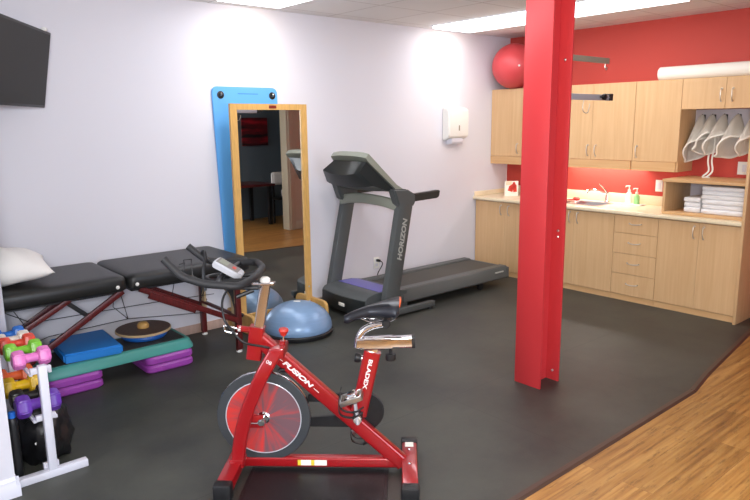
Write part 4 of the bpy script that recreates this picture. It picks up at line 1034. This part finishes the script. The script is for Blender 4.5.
# flywheel
fc = V((.752, 0, .300)); R = .243
b = B(); lathe(b, [(.195, -.02), (R - .004, -.02), (R, -.016), (R, .016), (R - .004, .02), (.195, .02)], fc, (0, 1, 0), 72); fw = bo('flywheel', b, M['flysteel'])
b = B(); lathe(b, [(R + .0002, -.014), (R + .0015, -.012), (R + .0015, .012), (R + .0002, .014)], fc, (0, 1, 0), 72); bo('flywheel_rim', b, M['chrome'], fw)
b = B(); lathe(b, [(.0, -.012), (.196, -.012), (.196, .0215), (.0, .0215)], fc, (0, 1, 0), 64); bo('flywheel_disc', b, M['flygraphic'], fw)
b = B(); lathe(b, [(.1955, .0205), (.1975, .0225), (.1955, .0235), (.192, .0225), (.193, .0205)], fc, (0, 1, 0), 64); bo('trim_ring', b, M['silver'], fw)
b = B(); lathe(b, [(.034, .012), (.034, .024), (.026, .03), (.012, .03), (.012, .085), (.0, .085)], fc, (0, 1, 0), 24); lathe(b, [(.020, .07), (.020, .082), (.0, .084)], fc, (0, 1, 0), 6); bo('hub', b, M['chrome'], fw)
b = B(); box(b, .745, .845, .048, .062, .262, .330, .003); bo('axle_bracket', b, RED)
b = B(); tube(b, [(.76, .07, .292), (.83, .07, .292)], .005, 8); lathe(b, [(.010, 0), (.010, .008), (0, .01)], (.765, .062, .292), (0, 1, 0), 6); bo('axle_bolt', b, M['chrome'])
b = B(); box(b, .845, .875, -.03, -.012, .05, .13, .003); tube(b, [(.84, 0, .155), (.85, 0, .105)], .011, 10); bo('brake_bracket', b, M['chrome'])
b = B(); box(b, .595, .665, -.024, .024, .545, .57, .006); box(b, .605, .64, -.012, .012, .57, .60, .003); tube(b, [(.63, .03, .565), (.665, .03, .56)], .008, 8); bo('brake_pad', b, M['black'])
# seat tube
q0, q1 = V((.186, 0, .655)), V((.262, 0, .315))
b = B(); sweep(b, [q0, q1], rrect(.085, .056, .014), ref=(1, 0, .2)); st_ = bo('seat_tube', b, RED)
ds = (q1 - q0).normalized(); us = V((-ds.z, 0, ds.x)); us = us if us.x < 0 else -us
text('lettering', 'BLADEX', .028, frame(q0 + ds * .115 + V((0, .0285, 0)), ds, V((-1, 0, -.2))), M['letter'], st_, .0006, 0, True, 1.55, .03)
b = B(); lathe(b, [(.014, 0), (.014, .02), (.022, .024), (.026, .045), (.022, .052), (0, .053)], (.225, .0, .615), (1, 0, .12), 12); bo('height_knob', b, M['black'], st_)
b = B(); lathe(b, [(.015, .004), (.015, .022), (.012, .026)], (.222, .0, .6145), (1, 0, .12), 12); bo('knob_collar', b, M['chrome'], st_)
b = B(); sweep(b, [(.195, 0, .60), (.182, 0, .685)], rrect(.06, .042, .008), ref=(1, 0, 0)); bo('seat_post', b, M['chrome'])
# seat slider
b = B(); sweep(b, [(.262, 0, .698), (-.012, 0, .708)], rrect(.058, .05, .010), ref=(0, 0, 1)); sl = bo('seat_slider', b, M['chrome'])
b = B(); sweep(b, [(-.012, 0, .708), (-.028, 0, .7085)], rrect(.062, .054, .010), ref=(0, 0, 1)); bo('end_cap', b, M['black'], sl)
b = B(); sweep(b, [(.225, 0, .6995), (.085, 0, .7045)], rrect(.066, .058, .010), ref=(0, 0, 1)); bo('sleeve', b, M['chrome'], sl)
b = B(); lathe(b, [(.008, 0), (.008, -.028), (.026, -.03), (.028, -.055), (.024, -.064), (0, -.065)], (.095, 0, .672), (0, 0, 1), 12); bo('slider_knob', b, M['black'], sl)
b = B(); sweep(b, rounded([(.262, 0, .675), (.25, 0, .745), (.205, 0, .785), (.115, 0, .802)], .05, 6), circ(.019, 14)); bo('saddle_stem', b, M['chrome'])
# saddle
tb = bmesh.new(); rings = []; NS = 16
for k in range(NS + 1):
    f = k / NS; x = .325 - .275 * f
    w = .020 + .095 * max(0, (f - .25) / .75) ** 1.6 * (1 if f < .93 else 1 - (f - .93) * 3.0); w = max(w, .030) if k else .018
    top = .842 + .088 * f ** .9 + (.008 * math.sin(f * PI)); bot = top - (.02 + .062 * f ** .7) * (1 if f < .95 else .8); bot = max(bot, .815)
    bot = min(bot, top - .046) if k else top - .036
    ring = []
    for (u, v) in ((0, 1), (.5, .97), (.85, .78), (1, .45), (.97, .15), (.75, 0), (.3, .05), (-.3, .05), (-.75, 0), (-.97, .15), (-1, .45), (-.85, .78), (-.5, .97)):
        ring.append(tb.verts.new((x, u * w, bot + (top - bot) * v)))
    rings.append(ring)
for a_, c_ in zip(rings, rings[1:]):
    n = len(a_)
    for i in range(n): tb.faces.new((a_[i], a_[(i + 1) % n], c_[(i + 1) % n], c_[i]))
tb.faces.new(rings[0]); tb.faces.new(rings[-1][::-1]); b = B(); merge(b, tb); sd = bo('saddle', b, M['saddle'])
b = B(); tube(b, smooth([(.052, .075, .905), (.047, .04, .922), (.046, 0, .926), (.047, -.04, .922), (.052, -.075, .905)]), .006, 8); bo('orange_piping', b, M['orange_c'], sd)
for yy in (.022, -.022):
    b = B(); tube(b, [(.25, yy * .6, .832), (.20, yy, .815), (.10, yy, .812), (.07, yy, .83)], .004, 8); bo('saddle_rail', b, M['chrome'], sd)
b = B(); lathe(b, [(.016, -.036), (.022, -.03), (.022, .03), (.016, .036)], (.115, 0, .806), (0, 1, 0), 14); bo('saddle_clamp', b, M['black'], sd)
# chain guard, crank and pedals
b = B(); lathe(b, [(.0, -.052), (.105, -.052), (.110, -.046), (.110, -.034), (.105, -.030), (.0, -.030)], (.242, 0, .315), (0, 1, 0), 48)
g = [(.30, .425), (.52, .415), (.525, .345), (.32, .345)]; prism(b, [(.27, .415), (.525, .405), (.53, .365), (.30, .36)], 'y', -.052, -.032, .003, 1)
prism(b, [(.22, .235), (.30, .225), (.53, .225), (.53, .275), (.30, .30)], 'y', -.052, -.032, .003, 1); prism(b, [(.24, .24), (.33, .26), (.33, .40), (.24, .41)], 'y', -.052, -.033); bo('chain_guard', b, M['black'])
cr = V((.262, 0, .325))
b = B(); lathe(b, [(.0, .028), (.024, .028), (.024, .078), (.0, .08)], cr, (0, 1, 0), 18); bo('bottom_bracket', b, M['black'])
DA = V((.018, 0, .16)).normalized()
def crank(y, d, name):
    b = B(); sweep(b, [cr + V((0, y, 0)) - d * .02, cr + V((0, y, 0)) + d * .155], rrect(.036, .016, .007), ref=(0, 1, 0), scale=[1.15, .85]); c_ = bo(name, b, M['silver'])
    b = B(); lathe(b, [(.020, -.011), (.020, .012), (.012, .016), (0, .016)], cr + V((0, y, 0)), (0, 1, 0), 14); bo('crank_bolt', b, M['nickel'], c_); return cr + V((0, y, 0)) + d * .145
def pedal(p, yd):
    """pedal hanging on edge with its toe clip swung underneath and to the front"""
    Yv = V((0, yd, 0)); c_ = p + Yv * .06; X = V((.94, 0, -.34)); Z = V((.34, 0, .94))
    b = B(); obox(b, c_ + Yv * .0, X, Yv, Z, .055, .075, .048, .010, 3); tube(b, [p - Yv * .005, p + Yv * .10], .010, 12)
    pd = bo('pedal', b, M['chrome'])
    b = B()
    for yy in (-.045, .045):
        obox(b, c_ + Yv * yy + X * .01, X, Yv, Z, .105, .008, .026, .002)
    for xx in (-.045, .06): obox(b, c_ + X * xx, X, Yv, Z, .010, .09, .026, .002)
    bo('pedal_cage', b, M['steel'], pd)
    b = B(); sec = [(-.008, -.002), (.008, -.002), (.008, .002), (-.008, .002)]
    sweep(b, smooth([c_ + Yv * .03 + V((.058, 0, .045)), c_ + Yv * .03 + V((.066, 0, -.01)), c_ + Yv * .03 + V((.06, 0, -.075)), c_ + Yv * .03 + V((.0, 0, -.092)), c_ + Yv * .03 + V((-.05, 0, -.065))]), sec, ref=(0, 1, 0))
    sweep(b, smooth([c_ - Yv * .03 + V((.058, 0, .045)), c_ - Yv * .03 + V((.066, 0, -.01)), c_ - Yv * .03 + V((.06, 0, -.075)), c_ - Yv * .03 + V((.0, 0, -.092)), c_ - Yv * .03 + V((-.05, 0, -.065))]), sec, ref=(0, 1, 0))
    sweep(b, smooth([c_ - Yv * .035 + V((.0, 0, -.092)), c_ + V((-.01, 0, -.098)), c_ + Yv * .035 + V((.0, 0, -.092))]), sec)
    bo('toe_clip', b, M['black'], pd)
pedal(crank(.088, DA, 'crank_arm'), 1)
pedal(crank(-.088, -DA, 'crank_arm'), -1)

# mat under the bike
b = B(); m4 = ROOT[bk.name]
poly = [(p[0] + .47, p[1] + .16) for p in rrect(.72, .60, .06, 5)]
tb = bmesh.new(); prism(tb, poly, 'z', .0004, .008, .002, 1); poly2 = [(p[0] + .47, p[1] + .16) for p in rrect(.68, .56, .05, 5)]; prism(tb, poly2, 'z', .0075, .0095, .001, 1)
merge(b, tb, m4); solo('floor_mat', b, M['black'], 'thin black mat on the floor beneath the red bike', 'mat', m4 @ V((.47, .16, 0)))

# ------------------------------------------------------------------ dark room seen in the mirror
b = B(); box(b, -3.2, 2, -6.4, -6.3, 0, H); box(b, 1.9, 2, -6.3, -4.78, 0, H); box(b, .1, 2, -4.78, -4.68, 0, H); struct('wall_front.002', b, M['slate'])
b = B(); box(b, .16, .76, 0, 0, 0, 0)
b.free()
b = B(); box(b, -.44, .11, -6.298, -6.27, 1.39, 1.91)
o = solo('painting', b, M['art'], 'abstract red and black painting seen in the mirror on a dark wall', 'painting', (-.16, -6.285, 1.39))
t = thing('desk', 'dark table in the shadowy room reflected in the mirror', 'table', (-.75, -5.75, 0))
b = B(); box(b, -1.5, -.32, -6.2, -5.38, .70, .74, .006); obj('tabletop', b, M['mahog'], t)
for x in (-1.42, -.40):
    for y in (-6.12, -5.46):
        b = B(); box(b, x - .03, x + .03, y - .03, y + .03, 0, .70); obj('leg', b, M['black'], t)
t = thing('chair', 'black chair with a white padded back in the shadowy room in the mirror', 'chair', (-.1, -5.55, 0))
b = B(); box(b, -.29, .08, -5.75, -5.36, .43, .48, .02); obj('seat', b, M['black'], t)
b = B(); box(b, -.30, .09, -5.56, -5.50, .70, .93, .05, 3); obj('backrest', b, M['pillow'], t)
b = B(); box(b, -.10, .02, -5.55, -5.51, .48, .60, .01); obj('back_splat', b, M['white'], t)
for x in (-.27, .06):
    for y in (-5.72, -5.53):
        b = B(); box(b, x - .015, x + .015, y - .015, y + .015, 0, .74 if y > -5.6 else .43); obj('leg', b, M['black'], t)

# ------------------------------------------------------------------ camera, world, view
cam = bpy.data.cameras.new('camera'); co = bpy.data.objects.new('camera', cam); C.objects.link(co)
r_ = V((.75834773, -.65175548, -.01111374)); u_ = V((.13166404, .13645458, .98185779)); f_ = V((.63841468, .74605291, -.18929278))
cam.sensor_fit = 'HORIZONTAL'; cam.sensor_width = 36; cam.lens = 658.326 / 750 * 36; cam.clip_start = .05
co.matrix_world = Matrix(((r_.x, u_.x, -f_.x, -6.67197), (r_.y, u_.y, -f_.y, -5.22715), (r_.z, u_.z, -f_.z, 1.78496), (0, 0, 0, 1)))
S.camera = co
w = bpy.data.worlds.new('world'); S.world = w; w.use_nodes = True
w.node_tree.nodes['Background'].inputs[0].default_value = (.8, .85, 1, 1); w.node_tree.nodes['Background'].inputs[1].default_value = .02
S.view_settings.view_transform = 'Standard'; S.view_settings.look = 'None'; S.view_settings.gamma = 1; S.view_settings.use_curve_mapping = False
S.view_settings.exposure = .05
